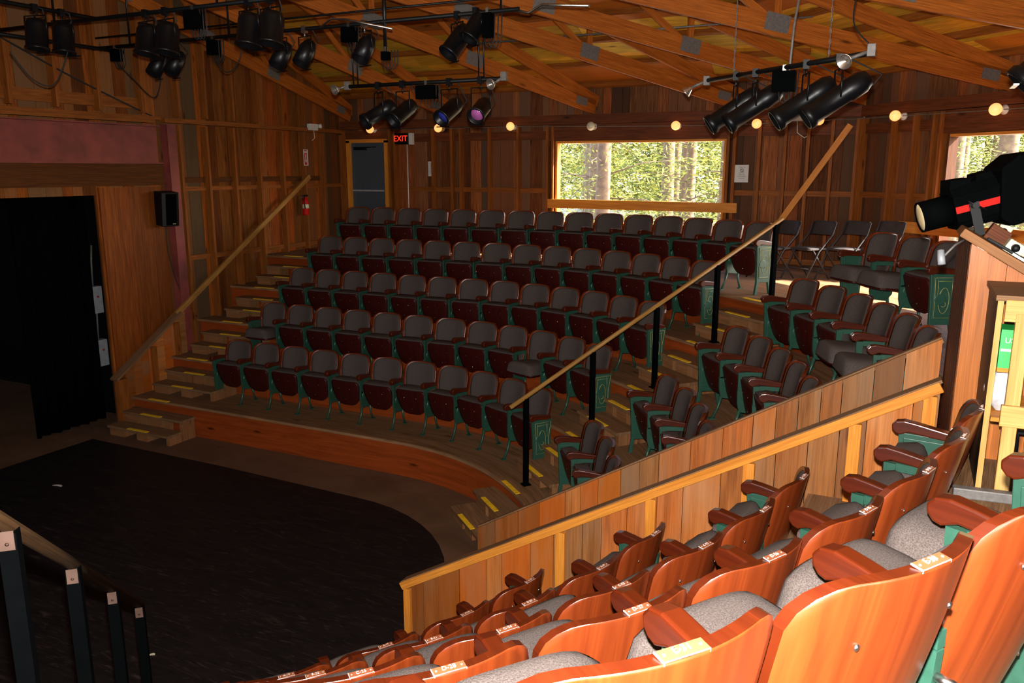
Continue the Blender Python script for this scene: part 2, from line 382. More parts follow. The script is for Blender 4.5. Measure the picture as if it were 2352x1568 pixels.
def platform(k, side, name):
    ED = EDGE if side == 0 else [3.06 + 0.735 * q for q in range(5)]
    a0 = ring(ED[k], VOM_HI, VOM_LO)[side]
    if k < 4: a1 = ring(ED[k + 1] + 0.06, VOM_HI, VOM_LO)[side]
    else:
        a1 = []
        for i, p in enumerate(a0):
            if abs(p[0] - AW) < 1e-6: a1.append((AW, 8.74 if side == 0 else -10.14))
            elif p[0] < 0: a1.append((p[0], 8.74 if side == 0 else -10.14))
            else: a1.append(tuple(wall_hit(p)))
        if side == 0: a1[-1] = (11.5, VOM_HI)
        else: a1[0] = (11.5, VOM_LO)
    mb = MB(); z1 = zt(k); z0 = z1 - RISE
    n = len(a0)
    # treads: a board pattern that follows the row
    us = [0]
    for i in range(n - 1): us.append(us[-1] + math.dist(a0[i], a0[i + 1]))
    nb = 4 if k < 4 else 14
    for j in range(nb):
        t0, t1 = j / nb, (j + 1) / nb; b = len(mb.v); ov = random.uniform(0, 50); ou = random.uniform(0, 50)
        for t in (t0, t1):
            for i in range(n):
                p = Vector(a0[i]).lerp(Vector(a1[i]), t); mb.v.append(Vector((p.x, p.y, z1)))
        for i in range(n - 1):
            wd = (Vector(a1[i]) - Vector(a0[i])).length / nb
            q = [b + i, b + i + 1, b + n + i + 1, b + n + i]; uv = [(ou + us[i], ov), (ou + us[i + 1], ov), (ou + us[i + 1], ov + wd), (ou + us[i], ov + wd)]
            if side == 0: pass
            mb.face(q[::-1], uv[::-1], 0)
    # riser with a lip
    b = len(mb.v)
    def off(p, d):
        v = Vector(p)
        c = Vector((max(v.x, 0), v.y)); c.normalize()
        return v - c * d
    rows = [(0.0, z1), (0.03, z1), (0.03, z1 - 0.035), (-0.012, z1 - 0.035), (-0.012, z0)]
    for d, z in rows:
        for p in a0: v = off(p, d); mb.v.append(Vector((v.x, v.y, z)))
    for r in range(4):
        hh = math.dist(rows[r], rows[r + 1])
        for i in range(n - 1):
            q = [b + r * n + i, b + r * n + i + 1, b + (r + 1) * n + i + 1, b + (r + 1) * n + i]
            mb.face(q, [(us[i], 0), (us[i + 1], 0), (us[i + 1], hh), (us[i], hh)], 1 if r == 3 else 0)
    # ends and underside close the solid
    for i in (0, n - 1):
        b = len(mb.v); p, q = a0[i], a1[i]
        for x, z in ((p, z0), (q, z0), (q, z1), (p, z1)): mb.v.append(Vector((x[0], x[1], z)))
        L = math.dist(p, q); mb.face([b, b + 1, b + 2, b + 3] if i else [b + 3, b + 2, b + 1, b], [(0, 0), (L, 0), (L, RISE), (0, RISE)], 1)
    o = mb.build('floor_platform', ['tread', 'riser'])
    struct(o, 'worn wooden seating platform, %s level of the %s' % (ORD[k], 'far bank' if side == 0 else 'near bank'))
    PLATS.append(o); return o
for k in range(5):
    for side in (0, 1): platform(k, side, '')
# vomitory floor under the two plank walls
mb = MB(); mb.box((6.8, 0.42, -0.05), (9.4, 0.97, 0.1)); struct(mb.build('floor', 'hardboard'), 'passage floor between the two plank walls')

# --- yellow nosing strips on platforms, steps in the aisles
AIS = 41.2
def radial(deg): a = R_(deg); return Vector((math.sin(a), math.cos(a), 0)), Vector((math.cos(a), -math.sin(a), 0))
def strip(par, c, tang, L=0.42):
    mb = MB(); mb.bar(c - tang * L / 2, c + tang * L / 2, 0.052, 0.008, side=Vector((0, 0, 1)).cross(tang)); return mb.build('yellow_strip', 'yellow', par)
def at_edge(k, where):
    if where == 'right': d, tn = radial(AIS); return d * (EDGE[k] - 0.005) + Vector((0, 0, zt(k) + 0.003)), tn
    if where == 'left': return Vector((-4.2, EDGE[k] - 0.005, zt(k) + 0.003)), Vector((1, 0, 0))
for k in range(5):
    for w in ('right', 'left'):
        c, tn = at_edge(k, w); strip(PLATS[2 * k], c, tn, 0.40)
def aisle_step(c, d, tn, z, zb, W, label, dep=0.285, off=0.0):
    """c: middle of the front edge, d: uphill direction"""
    t_ = thing('aisle_step', label, 'step', (c.x, c.y, zb), 0, 'wooden half steps in the seating aisles')
    mb = MB(); a = c + d * dep / 2; hz = z - zb
    mb.bar(Vector((0, 0, hz - 0.018)) + d * dep / 2 - tn * W / 2, Vector((0, 0, hz - 0.018)) + d * dep / 2 + tn * W / 2, dep, 0.036, side=d)
    mb.build('tread', 'tread', t_, bevel=0.004)
    for sgn, ww in ((-1, 0.30), (0.12, 0.22), (1, 0.06)):
        mb = MB(); q = tn * (sgn * (W / 2 - ww / 2 - 0.01))
        e = Vector((0, 0, (hz - 0.036) / 2)) + d * (dep / 2 + 0.01) + q
        mb.bar(e - tn * ww / 2, e + tn * ww / 2, dep - 0.05, hz - 0.037, side=d); mb.build('support_block', 'block', t_)
    strip(t_, Vector((0, 0, hz + 0.003)) + d * 0.022, tn, 0.40)
    return t_
for ang, k_, dz, lb in ((43.6, 3, -.22, 'white vent grille on the riser in the railed aisle'),):
    d, tn = radial(ang); c = d * (EDGE[k_] + .006) + Vector((0, 0, zt(k_) + dz))
    vg = thing('vent_grille', lb, 'vent', c); mb = MB(); mb.bar(-tn * .09, tn * .09, .006, .14, side=d); mb.build('frame', 'white', vg)
    mb = MB()
    for q in range(6): mb.bar(-tn * .075 - d * .005 + Vector((0, 0, -.05 + .02 * q)), tn * .075 - d * .005 + Vector((0, 0, -.05 + .02 * q)), .004, .008, side=d)
    mb.build('louvers', 'grey', vg)
TIERN = ['stage floor', 'front level', 'second level', 'third level', 'fourth level', 'top level']
for k in range(5):
    base = 0 if k == 0 else zt(k - 1)
    for j in range(2):
        z = base + RISE / 3 * (j + 1)
        nm = 'lower' if j == 0 else 'upper'
        d, tn = radial(AIS)
        aisle_step(d * (EDGE[k] - 0.545 + 0.27 * j), d, tn, z, base, 0.92, '%s half step from %s to %s, aisle with black posts' % (nm, TIERN[k], TIERN[k + 1]))
        aisle_step(Vector((-4.02 if k else -4.1, EDGE[k] - 0.52 + 0.25 * j, 0)), Vector((0, 1, 0)), Vector((1, 0, 0)), z, base, 1.24, '%s half step from %s to %s, stair along the stage wall' % (nm, TIERN[k], TIERN[k + 1]), dep=0.27)

# ------------------------------------------------------------------ walls
class Wall:
    def __init__(s, p0, p1, inward):
        s.p0 = Vector((p0[0], p0[1])); d = Vector((p1[0], p1[1])) - s.p0; s.L = d.length; s.e = d / s.L
        s.n = Vector((-s.e.y, s.e.x)); s.n = s.n if s.n.dot(Vector(inward)) > 0 else -s.n
    def P(s, u, d, z): p = s.p0 + s.e * u + s.n * d; return Vector((p.x, p.y, z))
    @property
    def e3(s): return Vector((s.e.x, s.e.y, 0))
    @property
    def n3(s): return Vector((s.n.x, s.n.y, 0))
def planks(w, mb, z0, ztop, openings, u0=0.0, u1=None, wmin=0.12, wmax=0.27, th=0.03, slits=True):
    u1 = w.L if u1 is None else u1
    cuts = sorted(set([u0, u1] + [x for o in openings for x in o[:2] if u0 < x < u1]))
    for a, b in zip(cuts[:-1], cuts[1:]):
        u = a
        while u < b - 1e-4:
            ww = random.uniform(wmin, wmax)
            if b - (u + ww) < wmin * 0.7: ww = b - u
            m = u + ww / 2; dj = random.uniform(-0.004, 0.004); g = 0.002 if random.random() < 0.7 else 0.005
            spans = [(z0, ztop(m) if callable(ztop) else ztop)]
            for o in openings:
                if o[0] - 1e-6 < m < o[1] + 1e-6:
                    ns = []
                    for s0, s1 in spans:
                        if o[2] > s0: ns.append((s0, min(s1, o[2])))
                        if o[3] < s1: ns.append((max(s0, o[3]), s1))
                    spans = ns
            for s0, s1 in spans:
                if s1 - s0 > 0.02: mb.bar(w.P(m, -th / 2 + dj, s0), w.P(m, -th / 2 + dj, s1), ww - g * 2, th, side=w.e3)
            u += ww
def backing(w, mb, z0, ztop, openings, th=0.02, d=-0.045):
    cuts = sorted(set([0, w.L] + [x for o in openings for x in o[:2]]))
    for a, b in zip(cuts[:-1], cuts[1:]):
        m = (a + b) / 2; spans = [(z0, ztop)]
        for o in openings:
            if o[0] < m < o[1]:
                spans = [x for s0, s1 in spans for x in ((s0, min(s1, o[2])), (max(s0, o[3]), s1)) if x[1] - x[0] > .02]
        for s0, s1 in spans: mb.bar(w.P(m, d, s0), w.P(m, d, s1), b - a, th, side=w.e3)
def stud(w, par, u, z0, z1, wd=0.045, dp=0.135, mat='stud', name='stud'):
    mb = MB(); mb.bar(w.P(u, dp / 2 + .004, z0), w.P(u, dp / 2 + .004, z1), wd, dp, side=w.e3); return mb.build(name, mat, par)
def girt(w, par, u0, u1, z, h=0.09, dp=0.07, name='girt', mat='stud', d0=0.005):
    mb = MB(); mb.bar(w.P(u0, d0 + dp / 2, z), w.P(u1, d0 + dp / 2, z), dp, h, side=w.n3); return mb.build(name, mat, par)
ZF = zt(4)                                   # top platform level
# far wall
WB = Wall(K0, K1, (0, -1))
def ua(a): return a - AW
DO = (ua(-4.72), ua(-3.88), ZF, 4.35); W1 = (ua(-0.20), ua(2.83), 2.87, 4.33)
mb = MB(); planks(WB, mb, 2.2, 5.4, [DO, W1]); backing(WB, mb, 2.2, 5.4, [DO, W1])
wall_back = struct(mb.build('wall_back', 'barn_far'), 'far barn wall of vertical brown boards')
for a in (-4.86, -3.74, -3.62, -2.75, -2.33, -2.14, -1.53, -0.93, -0.34, -0.24, 2.87, 2.97, 3.36, 3.76, 4.10, 4.45, 4.80):
    z1 = 4.6; z0 = ZF
    stud(WB, wall_back, ua(a), z0, z1, 0.05 if random.random() < .4 else 0.04)
for a0, a1 in ((-3.60, -0.36), (2.99, 4.8)):
    girt(WB, wall_back, ua(a0), ua(a1), 3.46, 0.085, 0.055); girt(WB, wall_back, ua(a0), ua(a1), 4.44, 0.15, 0.05, mat='beam')
    girt(WB, wall_back, ua(a0), ua(a1), ZF + .05, 0.09, 0.06)
girt(WB, wall_back, 0.02, WB.L - 0.02, 4.70, 0.16, 0.12, 'top_plate', 'beam')
girt(WB, wall_back, W1[0] - .12, W1[1] + .12, 4.475, 0.28, 0.10, 'header', 'beam')
girt(WB, wall_back, DO[0] - .1, DO[1] + .1, 4.50, 0.19, 0.10, 'header', 'beam')
# right-hand diagonal wall
WD = Wall(K1, K2, (-1, -1)); W2 = (1.66, 4.7, 2.75, 4.30)
mb = MB(); planks(WD, mb, 2.2, 5.4, [W2]); backing(WD, mb, 2.2, 5.4, [W2])
wall_right = struct(mb.build('wall_right', 'barn_far'), 'diagonal barn wall to the right of the far wall')
for u in (0.07, 0.72, 1.12, 1.46, 1.58, 4.78, 5.4, 6.0): stud(WD, wall_right, u, ZF, 4.6, 0.06 if u < .1 else .045)
girt(WD, wall_right, 0.1, 1.5, 3.46, 0.085, 0.055); girt(WD, wall_right, 0.1, 1.5, 4.44, 0.15, 0.05, mat='beam')
girt(WD, wall_right, 0.06, WD.L - .02, 4.70, 0.16, 0.12, 'top_plate', 'beam')
girt(WD, wall_right, W2[0] - .15, W2[1] + .15, 4.46, 0.30, 0.10, 'header', 'beam')
# walls behind the camera, with unseen openings added for the fill lamps and sky light
for nm, p, q, inw, op in (('wall_end', K2, K3, (-1, 0), []), ('wall_near_diagonal', K3, K4, (-1, 1), [(2.3, 5.4, 2.75, 4.3)]), ('wall_near', K4, K5, (0, 1), [(1.8, 4.9, 2.75, 4.3)])):
    w = Wall(p, q, inw); mb = MB(); planks(w, mb, 2.2, 5.4, op, wmin=.25, wmax=.35); backing(w, mb, 2.2, 5.4, op)
    struct(mb.build(nm, 'barn_far'))
# windows: jambs, sill, guard board
def window(w, op, nm, label, jm='pine'):
    t_ = thing(nm, label, None, (0, 0, 0), kind='structure')
    for nmz, u, z0, z1 in (('jamb', op[0] - .0, op[2], op[3]), ('jamb', op[1], op[2], op[3])):
        mb = MB(); mb.bar(w.P(u + (-.018 if u == op[0] else .018) * -1, 0.0, z0), w.P(u + (-.018 if u == op[0] else .018) * -1, 0.0, z1), .036, .16, side=w.e3); mb.build(nmz, jm, t_)
    for nmz, z in (('sill', op[2] + .02), ('head_jamb', op[3] - .018)):
        mb = MB(); mb.bar(w.P(op[0] + .036, 0, z), w.P(op[1] - .036, 0, z), .16, .036, side=w.n3); mb.build(nmz, 'pine', t_)
    return t_
w1 = window(WB, W1, 'window_1', 'open barn window onto the pine trees in the far wall')
w2 = window(WD, W2, 'window_2', 'open barn window in the diagonal wall at the right', 'barn_far')
mb = MB(); mb.bar(WB.P(ua(-0.32), 0.13, 3.235), WB.P(ua(3.06), 0.13, 3.215), 0.045, 0.16, side=WB.n3)
tag(mb.build('guard_board', 'pine', bevel=.004), 'long pine guard board nailed across the far window', 'guard board')
mb = MB(); mb.bar(WD.P(1.02, 0.13, 3.03), WD.P(4.9, 0.13, 3.03), 0.045, 0.16, side=WD.n3)
tag(mb.build('guard_board', 'pine', bevel=.004), 'pine guard board across the right window behind the spotlight', 'guard board')
# door
dr = thing('door_1', 'slate blue exit door with push bar in the far wall', None, (-4.30, BW - 0.02, ZF), kind='structure')
mb = MB(); mb.box((0, 0, 1.02), (0.86, 0.05, 2.06)); mb.build('panel', 'door', dr, bevel=.004)
for x in (-0.46, 0.46): mb = MB(); mb.box((x, -0.05, 1.04), (0.08, 0.09, 2.08)); mb.build('door_frame', 'pine', dr)
mb = MB(); mb.box((0, -0.05, 2.075), (1.0, 0.09, 0.07)); mb.build('door_frame', 'pine', dr)
mb = MB(); mb.box((0, -0.07, 1.10), (0.76, 0.04, 0.035)); mb.build('push_bar', 'grey', dr, bevel=.006)
mb = MB(); mb.box((-0.18, -0.06, 1.93), (0.28, 0.07, 0.06)); mb.tube([(-.1, -.09, 1.95), (.12, -.16, 1.95), (.2, -.05, 1.96)], .01); mb.build('door_closer', 'black', dr, bevel=.006)

# stage wall (left) with gable
WL = Wall(K0, K5, (1, 0))
def ub(b): return BW - b
def ztop_l(u):
    b = BW - u; return ZE + (ZH - ZE) * min(1, max(0, (BW - b) / (BW - HUB.y) if b > HUB.y else (b + 10.15) / (HUB.y + 10.15))) + .02
OP = (ub(2.93), ub(-3.2), -0.1, 3.47)
mb = MB(); planks(WL, mb, -0.1, ztop_l, [OP]); backing(WL, mb, -.1, 5.2, [OP])
# solid dark sheathing of the gable
wall_left = struct(mb.build('wall_left', 'barn'), 'tall stage wall of upright barn boards')
mb = MB(); mb.prism([(0, 5.18), (0, ztop_l(0)), (ub(HUB.y), ZH), (WL.L, ztop_l(WL.L)), (WL.L, 5.18)], (WL.P(0, -.045, 0), WL.e3, (0, 0, 1), WL.n3), .02); mb.build('gable_sheathing', 'barn', wall_left)
for b in (4.42, 4.98, 5.58, 6.18, 6.78, 7.38, 7.92, 8.62):
    stud(WL, wall_left, ub(b), 0.0, 4.52); stud(WL, wall_left, ub(b + .03), 4.64, ztop_l(ub(b)) - .05)
for b in (3.78, 3.05, 2.4, 1.75, 1.1, .45, -.2, -.85, -1.5): stud(WL, wall_left, ub(b), 4.66, ztop_l(ub(b)) - .05, .05)
for b in (4.98, 5.58, 6.18, 6.78, 7.38):
    girt(WL, wall_left, ub(b + .5), ub(b + .03), 5.35 + random.uniform(-.1, .5), .09, .05)
girt(WL, wall_left, ub(8.6), ub(4.4), 3.53, .07, .05); girt(WL, wall_left, ub(7.9), ub(4.4), 3.67, .09, .04, mat='barn')
girt(WL, wall_left, ub(8.6), ub(4.4), 2.42, .08, .05)
girt(WL, wall_left, ub(8.72), ub(4.16), 4.58, .07, .13, 'ledge')
girt(WL, wall_left, ub(4.05), ub(-3.3), 4.60, .05, .17, 'ledge'); girt(WL, wall_left, ub(3.95), ub(-3.3), 4.55, .05, .15, 'ledge')
girt(WL, wall_left, ub(3.8), ub(-3.3), 4.80, .16, .04)
girt(WL, wall_left, ub(4.08), ub(-3.3), 3.765, .33, .10, 'header', 'barn')
# smooth boards beside the opening, red steel
mb = MB(); 
u = ub(4.1)
while u < ub(2.97):
    ww = random.uniform(.16, .28); ww = min(ww, ub(2.96) - u); mb.bar(WL.P(u + ww / 2, .014, 0), WL.P(u + ww / 2, .014, 3.58), ww - .003, .028, side=WL.e3); u += ww
mb.build('boarding', 'ply', wall_left)
mb = MB()
mb.bar(WL.P(ub(-3.3), .06, 4.20), WL.P(ub(4.02), .06, 4.20), .02, .56, side=WL.n3)
for z in (3.93, 4.48): mb.bar(WL.P(ub(-3.3), .10, z), WL.P(ub(4.02), .10, z), .17, .02, side=WL.n3)
tag(mb.build('steel_beam', 'sred'), 'dull red steel girder over the stage opening', 'steel beam', kind='structure')
mb = MB()
mb.bar(WL.P(ub(4.24), .05, 0), WL.P(ub(4.24), .05, 4.52), .012, .10, side=WL.e3)
for dd in (.005, .135): mb.bar(WL.P(ub(4.24), dd + .02, 0), WL.P(ub(4.24), dd + .02, 4.52), .17, .014, side=WL.e3)
tag(mb.build('steel_column', 'sred'), 'dull red steel column beside the wall speaker', 'steel column', kind='structure')
# backstage room
for nm, c, s in (('wall_backstage', (-9.9, -.5, 2.5), (.1, 9, 5)), ('wall_backstage_far', (-7.5, 3.95, 2.5), (4.9, .1, 5)), ('wall_backstage_near', (-7.5, -5.0, 2.5), (4.9, .1, 5)), ('ceiling', (-7.5, -.5, 4.95), (4.9, 9, .1))):
    mb = MB(); mb.box(c, s); struct(mb.build(nm, 'black'))
mb = MB()
def cur(u, v): return Vector((-5.42 + 0.035 * math.sin(u * 46) + .02 * math.sin(u * 17 + 2), 1.92 + 1.12 * u - .0 * v, 0.03 + 3.45 * v))
mb.grid(cur, 90, 6, closed_back=lambda u, v: cur(u, v) + Vector((-.012, 0, 0)))
tag(mb.build('stage_curtain', 'cloth'), 'tall black stage curtain hanging in the opening', 'curtain')
mb = MB(); mb.tube([(-5.43, -3.2, 3.5), (-5.43, 3.3, 3.5)], .02); tag(mb.build('curtain_pipe', 'black'), 'black pipe that carries the stage curtain', 'pipe')
mb = MB(); mb.box((-5.75, 3.37, 1.75), (1.1, .06, 3.5)); struct(mb.build('wall_wing', 'black'), 'dark side wall just behind the stage opening')
for z, lab in ((1.86, 'upper grey switch box behind the stage opening edge'), (1.02, 'lower grey switch box behind the stage opening edge')):
    bx = thing('switch_box', lab, 'switch box', (-5.62, 3.22, z)); mb = MB(); mb.box((0, 0, 0), (.12, .22, .42)); mb.build('case', 'grey', bx, bevel=.01)
    mb = MB(); mb.lathe([(.014, 0), (.014, .02), (0, .022)], (.06, .02, .05), (1, 0, 0), 10); mb.build('button', 'red', bx)
    mb = MB(); mb.tube([(0, 0, .2), (0, .02, .6), (0, .05, .84)], .014); mb.build('conduit', 'galv', bx)
mb = MB(); mb.bar((-8.6, 2.45, 2.55), (-8.55, 2.2, 3.0), .35, .05); tag(mb.build('leaning_board', 'stud'), 'brown board leaning in the dark backstage', 'board')

# ------------------------------------------------------------------ roof
def facet(p0, p1, inw, name, purl=True, bw=(0.28, 0.6)):
    w = Wall(p0, p1, inw); D = (HUB - w.p0).dot(w.n); sH = (HUB - w.p0).dot(w.e); sl = (ZH - ZE) / D; ang = math.atan(sl)
    mb = MB(); d = -0.35
    while d < D:
        ww = random.uniform(*bw); ww = min(ww, D - d)
        dm = d + ww / 2; s0 = sH * max(d, 0) / D; s1 = w.L + (sH - w.L) * max(d, 0) / D
        # boards are split in lengths
        cuts = [s0]
        while cuts[-1] < s1 - 3.5: cuts.append(cuts[-1] + random.uniform(2.2, 3.2))
        cuts.append(s1)
        sd = Vector((w.n.x, w.n.y, sl)).normalized()
        for a, b in zip(cuts[:-1], cuts[1:]):
            if b - a > .02: mb.bar(w.P(a + .002, dm, ZE + sl * dm + .015), w.P(b - .002, dm, ZE + sl * dm + .015), ww / math.cos(ang) + .002, .03, side=sd)
        d += ww
    o = struct(mb.build(name, 'deck'), 'sloping roof boards of the barn')
    if purl:
        n = 0; d = 0.12
        while d < D - .4 and n < 22:
            s0 = sH * d / D; s1 = w.L + (sH - w.L) * d / D
            sd = Vector((w.n.x, w.n.y, sl)).normalized(); m2 = MB(); z = ZE + sl * d - .045
            m2.bar(w.P(s0, d, z), w.P(s1, d, z), .045, .09, side=sd); m2.build('purlin', 'purlin', o); d += 0.62; n += 1
    return o
facet(K0, K1, (0, -1), 'ceiling'); facet(K1, K2, (-1, -1), 'ceiling')
facet(K2, K3, (-1, 0), 'ceiling', False, (.8, 1.2)); facet(K3, K4, (-1, 1), 'ceiling', False, (.8, 1.2)); facet(K4, K5, (0, 1), 'ceiling', False, (.8, 1.2))
def truss(heel, label, joints=(.22, .38, .54), tmax=0.9):
    h = Vector(heel); d2 = (HUB - h); L = d2.length; d2 /= L; d = Vector((d2.x, d2.y, 0)); sd = Vector((-d2.y, d2.x, 0))
    t_ = thing('roof_truss', label, 'roof truss', (h.x, h.y, ZB), 0, 'fan of roof trusses')
    def lo(x): return d * x + Vector((0, 0, (ZBH - ZB) * x / L + .118))
    zt0 = ZE - .10 - .10 - ZB; zt1 = ZH - .2 - ZB
    def hi(x): return d * x + Vector((0, 0, zt0 + (zt1 - zt0) * x / L))
    mb = MB(); mb.bar(lo(-.08), lo(L * tmax), .045, .235, side=sd); mb.build('bottom_chord', 'truss', t_)
    mb = MB(); mb.bar(hi(-.15), hi(L * tmax), .045, .185, side=sd); mb.build('top_chord', 'truss', t_)
    for i, f in enumerate(joints):
        x = f * L
        mb = MB(); mb.bar(lo(x), hi(x), .042, .085, side=sd); mb.build('web', 'truss', t_)
        x2 = (f + .09) * L
        mb = MB(); mb.bar(lo(x) + sd * .0, hi(x2), .042, .085, side=sd); mb.build('web', 'truss', t_)
        for sg in (-1, 1):
            mb = MB(); c = lo(x); a = (lo(x + .1) - lo(x)).normalized()
            mb.bar(c - a * .15 + sd * sg * .0245 + Vector((0, 0, .03)), c + a * .15 + sd * sg * .0245 + Vector((0, 0, .03)), .003, .20, side=sd); mb.build('gusset_plate', 'galv', t_)
    for sg in (-1, 1):
        mb = MB(); c = lo(.22); mb.bar(c + d * -.12 + sd * sg * .0245, c + d * .12 + sd * sg * .0245 + Vector((0, 0, .04)), .003, .13, side=sd); mb.build('gusset_plate', 'galv', t_)
    return t_
for hl, lb in (((-4.72, 8.62), 'roof truss running up close beside the stage wall'), ((-2.45, 8.62), 'roof truss landing above the exit sign on the far wall'),
               ((0.48, 8.62), 'roof truss landing left of the far window'), ((2.93, 8.62), 'roof truss landing behind the right lamp cluster'),
               ((4.82, 8.66), 'roof truss landing in the corner of far and diagonal walls'), ((6.55, 6.97), 'roof truss landing above the right window'),
               ((8.28, 5.23), 'uppermost roof truss crossing the top right corner')):
    truss(hl, lb)

# ------------------------------------------------------------------ theatre seats
PITCH = 0.53
def back_hw(z):                      # half width of the backrest at height z
    zb, zt_ = 0.31, 0.86
    f = (z - zb) / (zt_ - zb)
    base = 0.200 + 0.048 * min(1, f / 0.62) ** 0.8
    r = 0.09
    if z > zt_ - r: base = base - r + math.sqrt(max(0, r * r - (z - (zt_ - r)) ** 2))
    r2 = 0.05
    if z < zb + r2: base = base - r2 + math.sqrt(max(0, r2 * r2 - (zb + r2 - z) ** 2))
    return base
def back_y(x, z):                    # lean + hollow
    f = (0.86 - z)
    return 0.0 + 0.19 * f + 0.12 * f * f + 0.085 * (x / 0.25) ** 2
ZS = [0.31 + 0.55 * (0.5 - 0.5 * math.cos(math.pi * j / 16)) for j in range(17)]
def sheet(off, z0=0.0, inset=0.0, bulge=0.0):
    def fn(u, v):
        z = ZS[int(round(v * 16))]; hw = back_hw(z)
        if inset:
            zc = 0.31 + inset + (z - 0.31) / 0.55 * (0.55 - 1.5 * inset); hw = max(0.02, back_hw(z) - inset); z = zc
        x = (2 * u - 1) * hw
        crown = 0.012 * (1 - (x / 0.25) ** 2) if v > 0.7 else 0
        e = (1 - abs(2 * u - 1) ** 5) * (1 - abs(2 * v - 1) ** 7)
        return Vector((x, back_y(x, z) + off + bulge * max(0, e), z + crown * (v - .7) / .3))
    return fn
def mesh_backrest():
    mb = MB(); mb.grid(sheet(0.0), 14, 16, closed_back=sheet(-0.026), flip=True, rim=2)
    for x, z in ((-.13, .74), (.13, .74), (-.11, .42), (.11, .42)):
        mb.lathe([(.007, 0), (.007, .003), (0, .004)], (x, back_y(x, z) - .026, z), (0, -1, 0), 8, 1)
    return mb
def mesh_back_cushion():
    mb = MB(); mb.grid(sheet(0.002, inset=0.028, bulge=0.028), 14, 16, closed_back=sheet(-0.004, inset=0.028), flip=True); return mb
def pan_hw(y):                       # half width, y from -.17 (rear) to .18 (front)
    f = (y + .17) / .35; base = 0.165 + 0.06 * min(1, f / .6)
    r = .05
    if y > .18 - r: base = base - r + math.sqrt(max(0, r * r - (y - (.18 - r)) ** 2))
    r = .10
    if y < -.17 + r: base = base - r + math.sqrt(max(0, r * r - (-.17 + r - y) ** 2))
    return max(base, .01)
YS = [-.17 + .35 * (0.5 - 0.5 * math.cos(math.pi * j / 12)) for j in range(13)]
def mesh_pan():
    mb = MB()
    def f(off):
        def g(u, v):
            y = YS[int(round(v * 12))]; x = (2 * u - 1) * pan_hw(y); z = -.028 * (1 - (x / .23) ** 2) * (1 - .5 * ((y - .005) / .175) ** 2) + off
            return Vector((x, y, z))
        return g
    mb.grid(f(.012), 12, 12, closed_back=f(-.006), flip=False)
    for x, y in ((-.09, .08), (.09, .08), (0, -.08)): mb.lathe([(.006, 0), (.006, .003), (0, .004)], (x, y, -.034), (0, 0, -1), 8, 1)
    return mb
def mesh_pan_cushion():
    mb = MB()
    def f(off, bul):
        def g(u, v):
            y = YS[int(round(v * 12))]; k = .97; x = (2 * u - 1) * pan_hw(y) * 1.0
            e = max(0, 1 - abs(2 * u - 1) ** 4) * max(0, 1 - abs(2 * v - 1) ** 6)
            return Vector((x, y * 1.06 + .006, off + bul * e ** .4))
        return g
    mb.grid(f(.016, .135), 14, 12, closed_back=f(.008, 0), flip=False); return mb
def mesh_frame_mid():
    mb = MB(); fr = ((0, 0, 0), (0, 1, 0), (0, 0, 1), (1, 0, 0)); th = .026
    mb.prism([(.30, .60), (.355, .60), (.35, .42), (.31, .42)], fr, th)                     # front upright
    mb.prism([(.10, .565), (.30, .565), (.30, .605), (.10, .605)], fr, th)                    # top bar
    mb.prism([(.10, .56), (.14, .565), (.165, .47), (.14, .38), (.09, .40), (.105, .47)], fr, th)   # rear curve
    mb.prism([(.09, .43), (.14, .39), (.31, .44), (.355, .43), (.35, .30), (.33, .22), (.17, .20), (.11, .27)], fr, th)  # hub panel
    for y0, y1, y2 in ((.325, .355, .41), (.15, .13, .09)):
        mb.tube([(0, y0, .23), (0, y1, .11), (0, y2, .0)], [.019, .013, .014], 6)
    mb.lathe([(.05, -.024), (.058, -.012), (.058, .012), (.05, .024)], (0, .27, .38), (1, 0, 0), 14)
    mb.box((0, .41, .006), (.05, .06, .012)); mb.box((0, .09, .006), (.05, .06, .012))
    for z in (.50, .44): mb.lathe([(.011, -.02), (.011, .02)], (0, .085, z), (0, 1, 0), 8, 1)
    return mb
def mesh_frame_end():
    mb = MB(); fr = ((0, 0, 0), (0, 1, 0), (0, 0, 1), (1, 0, 0))
    mb.prism([(.095, .61), (.37, .61), (.355, .40), (.345, .16), (.37, .0), (.33, .0), (.31, .15), (.16, .15), (.13, .0), (.09, .0), (.12, .16), (.11, .40)], fr, .03)
    mb.prism([(.12, .585), (.345, .585), (.33, .40), (.325, .20), (.14, .20), (.135, .40)], ((0, 0, 0), (0, 1, 0), (0, 0, 1), (1, 0, 0)), .038)
    mb.lathe([(.05, -.024), (.058, -.012), (.058, .012), (.05, .024)], (0, .27, .38), (1, 0, 0), 14)
    return mb
def mesh_ornament(sx):
    mb = MB(); x = sx * .0205
    def loop(pts, r=.0025): mb.tube([(x, *p) for p in pts] + [(x, *pts[0])], r, 5)
    loop([(.115, .575), (.33, .575), (.318, .40), (.313, .215), (.152, .215), (.148, .40)])
    loop([(.235 + .048 * math.cos(a), .37 + .115 * math.sin(a)) for a in [i * math.pi / 10 for i in range(20)]])
    mb.tube([(x, .235 + .02 * math.cos(a), .335 + .022 * math.sin(a)) for a in [R_(40 + 28 * i) for i in range(11)]], .0025, 5)
    mb.tube([(x, .155, .545), (x, .30, .545)], .002, 5); mb.tube([(x, .17, .56), (x, .165, .40)], .002, 5); mb.tube([(x, .30, .56), (x, .295, .40)], .002, 5)
    return mb
def mesh_arm():
    mb = MB()
    top = [(.12, .645), (.14, .648), (.18, .655), (.28, .672), (.345, .680), (.385, .672), (.405, .650)]
    bot = [(.402, .625), (.385, .606), (.362, .600), (.345, .607), (.32, .618), (.20, .606), (.12, .602)]
    mb.prism(top + bot, ((0, 0, 0), (0, 1, 0), (0, 0, 1), (1, 0, 0)), .056); return mb
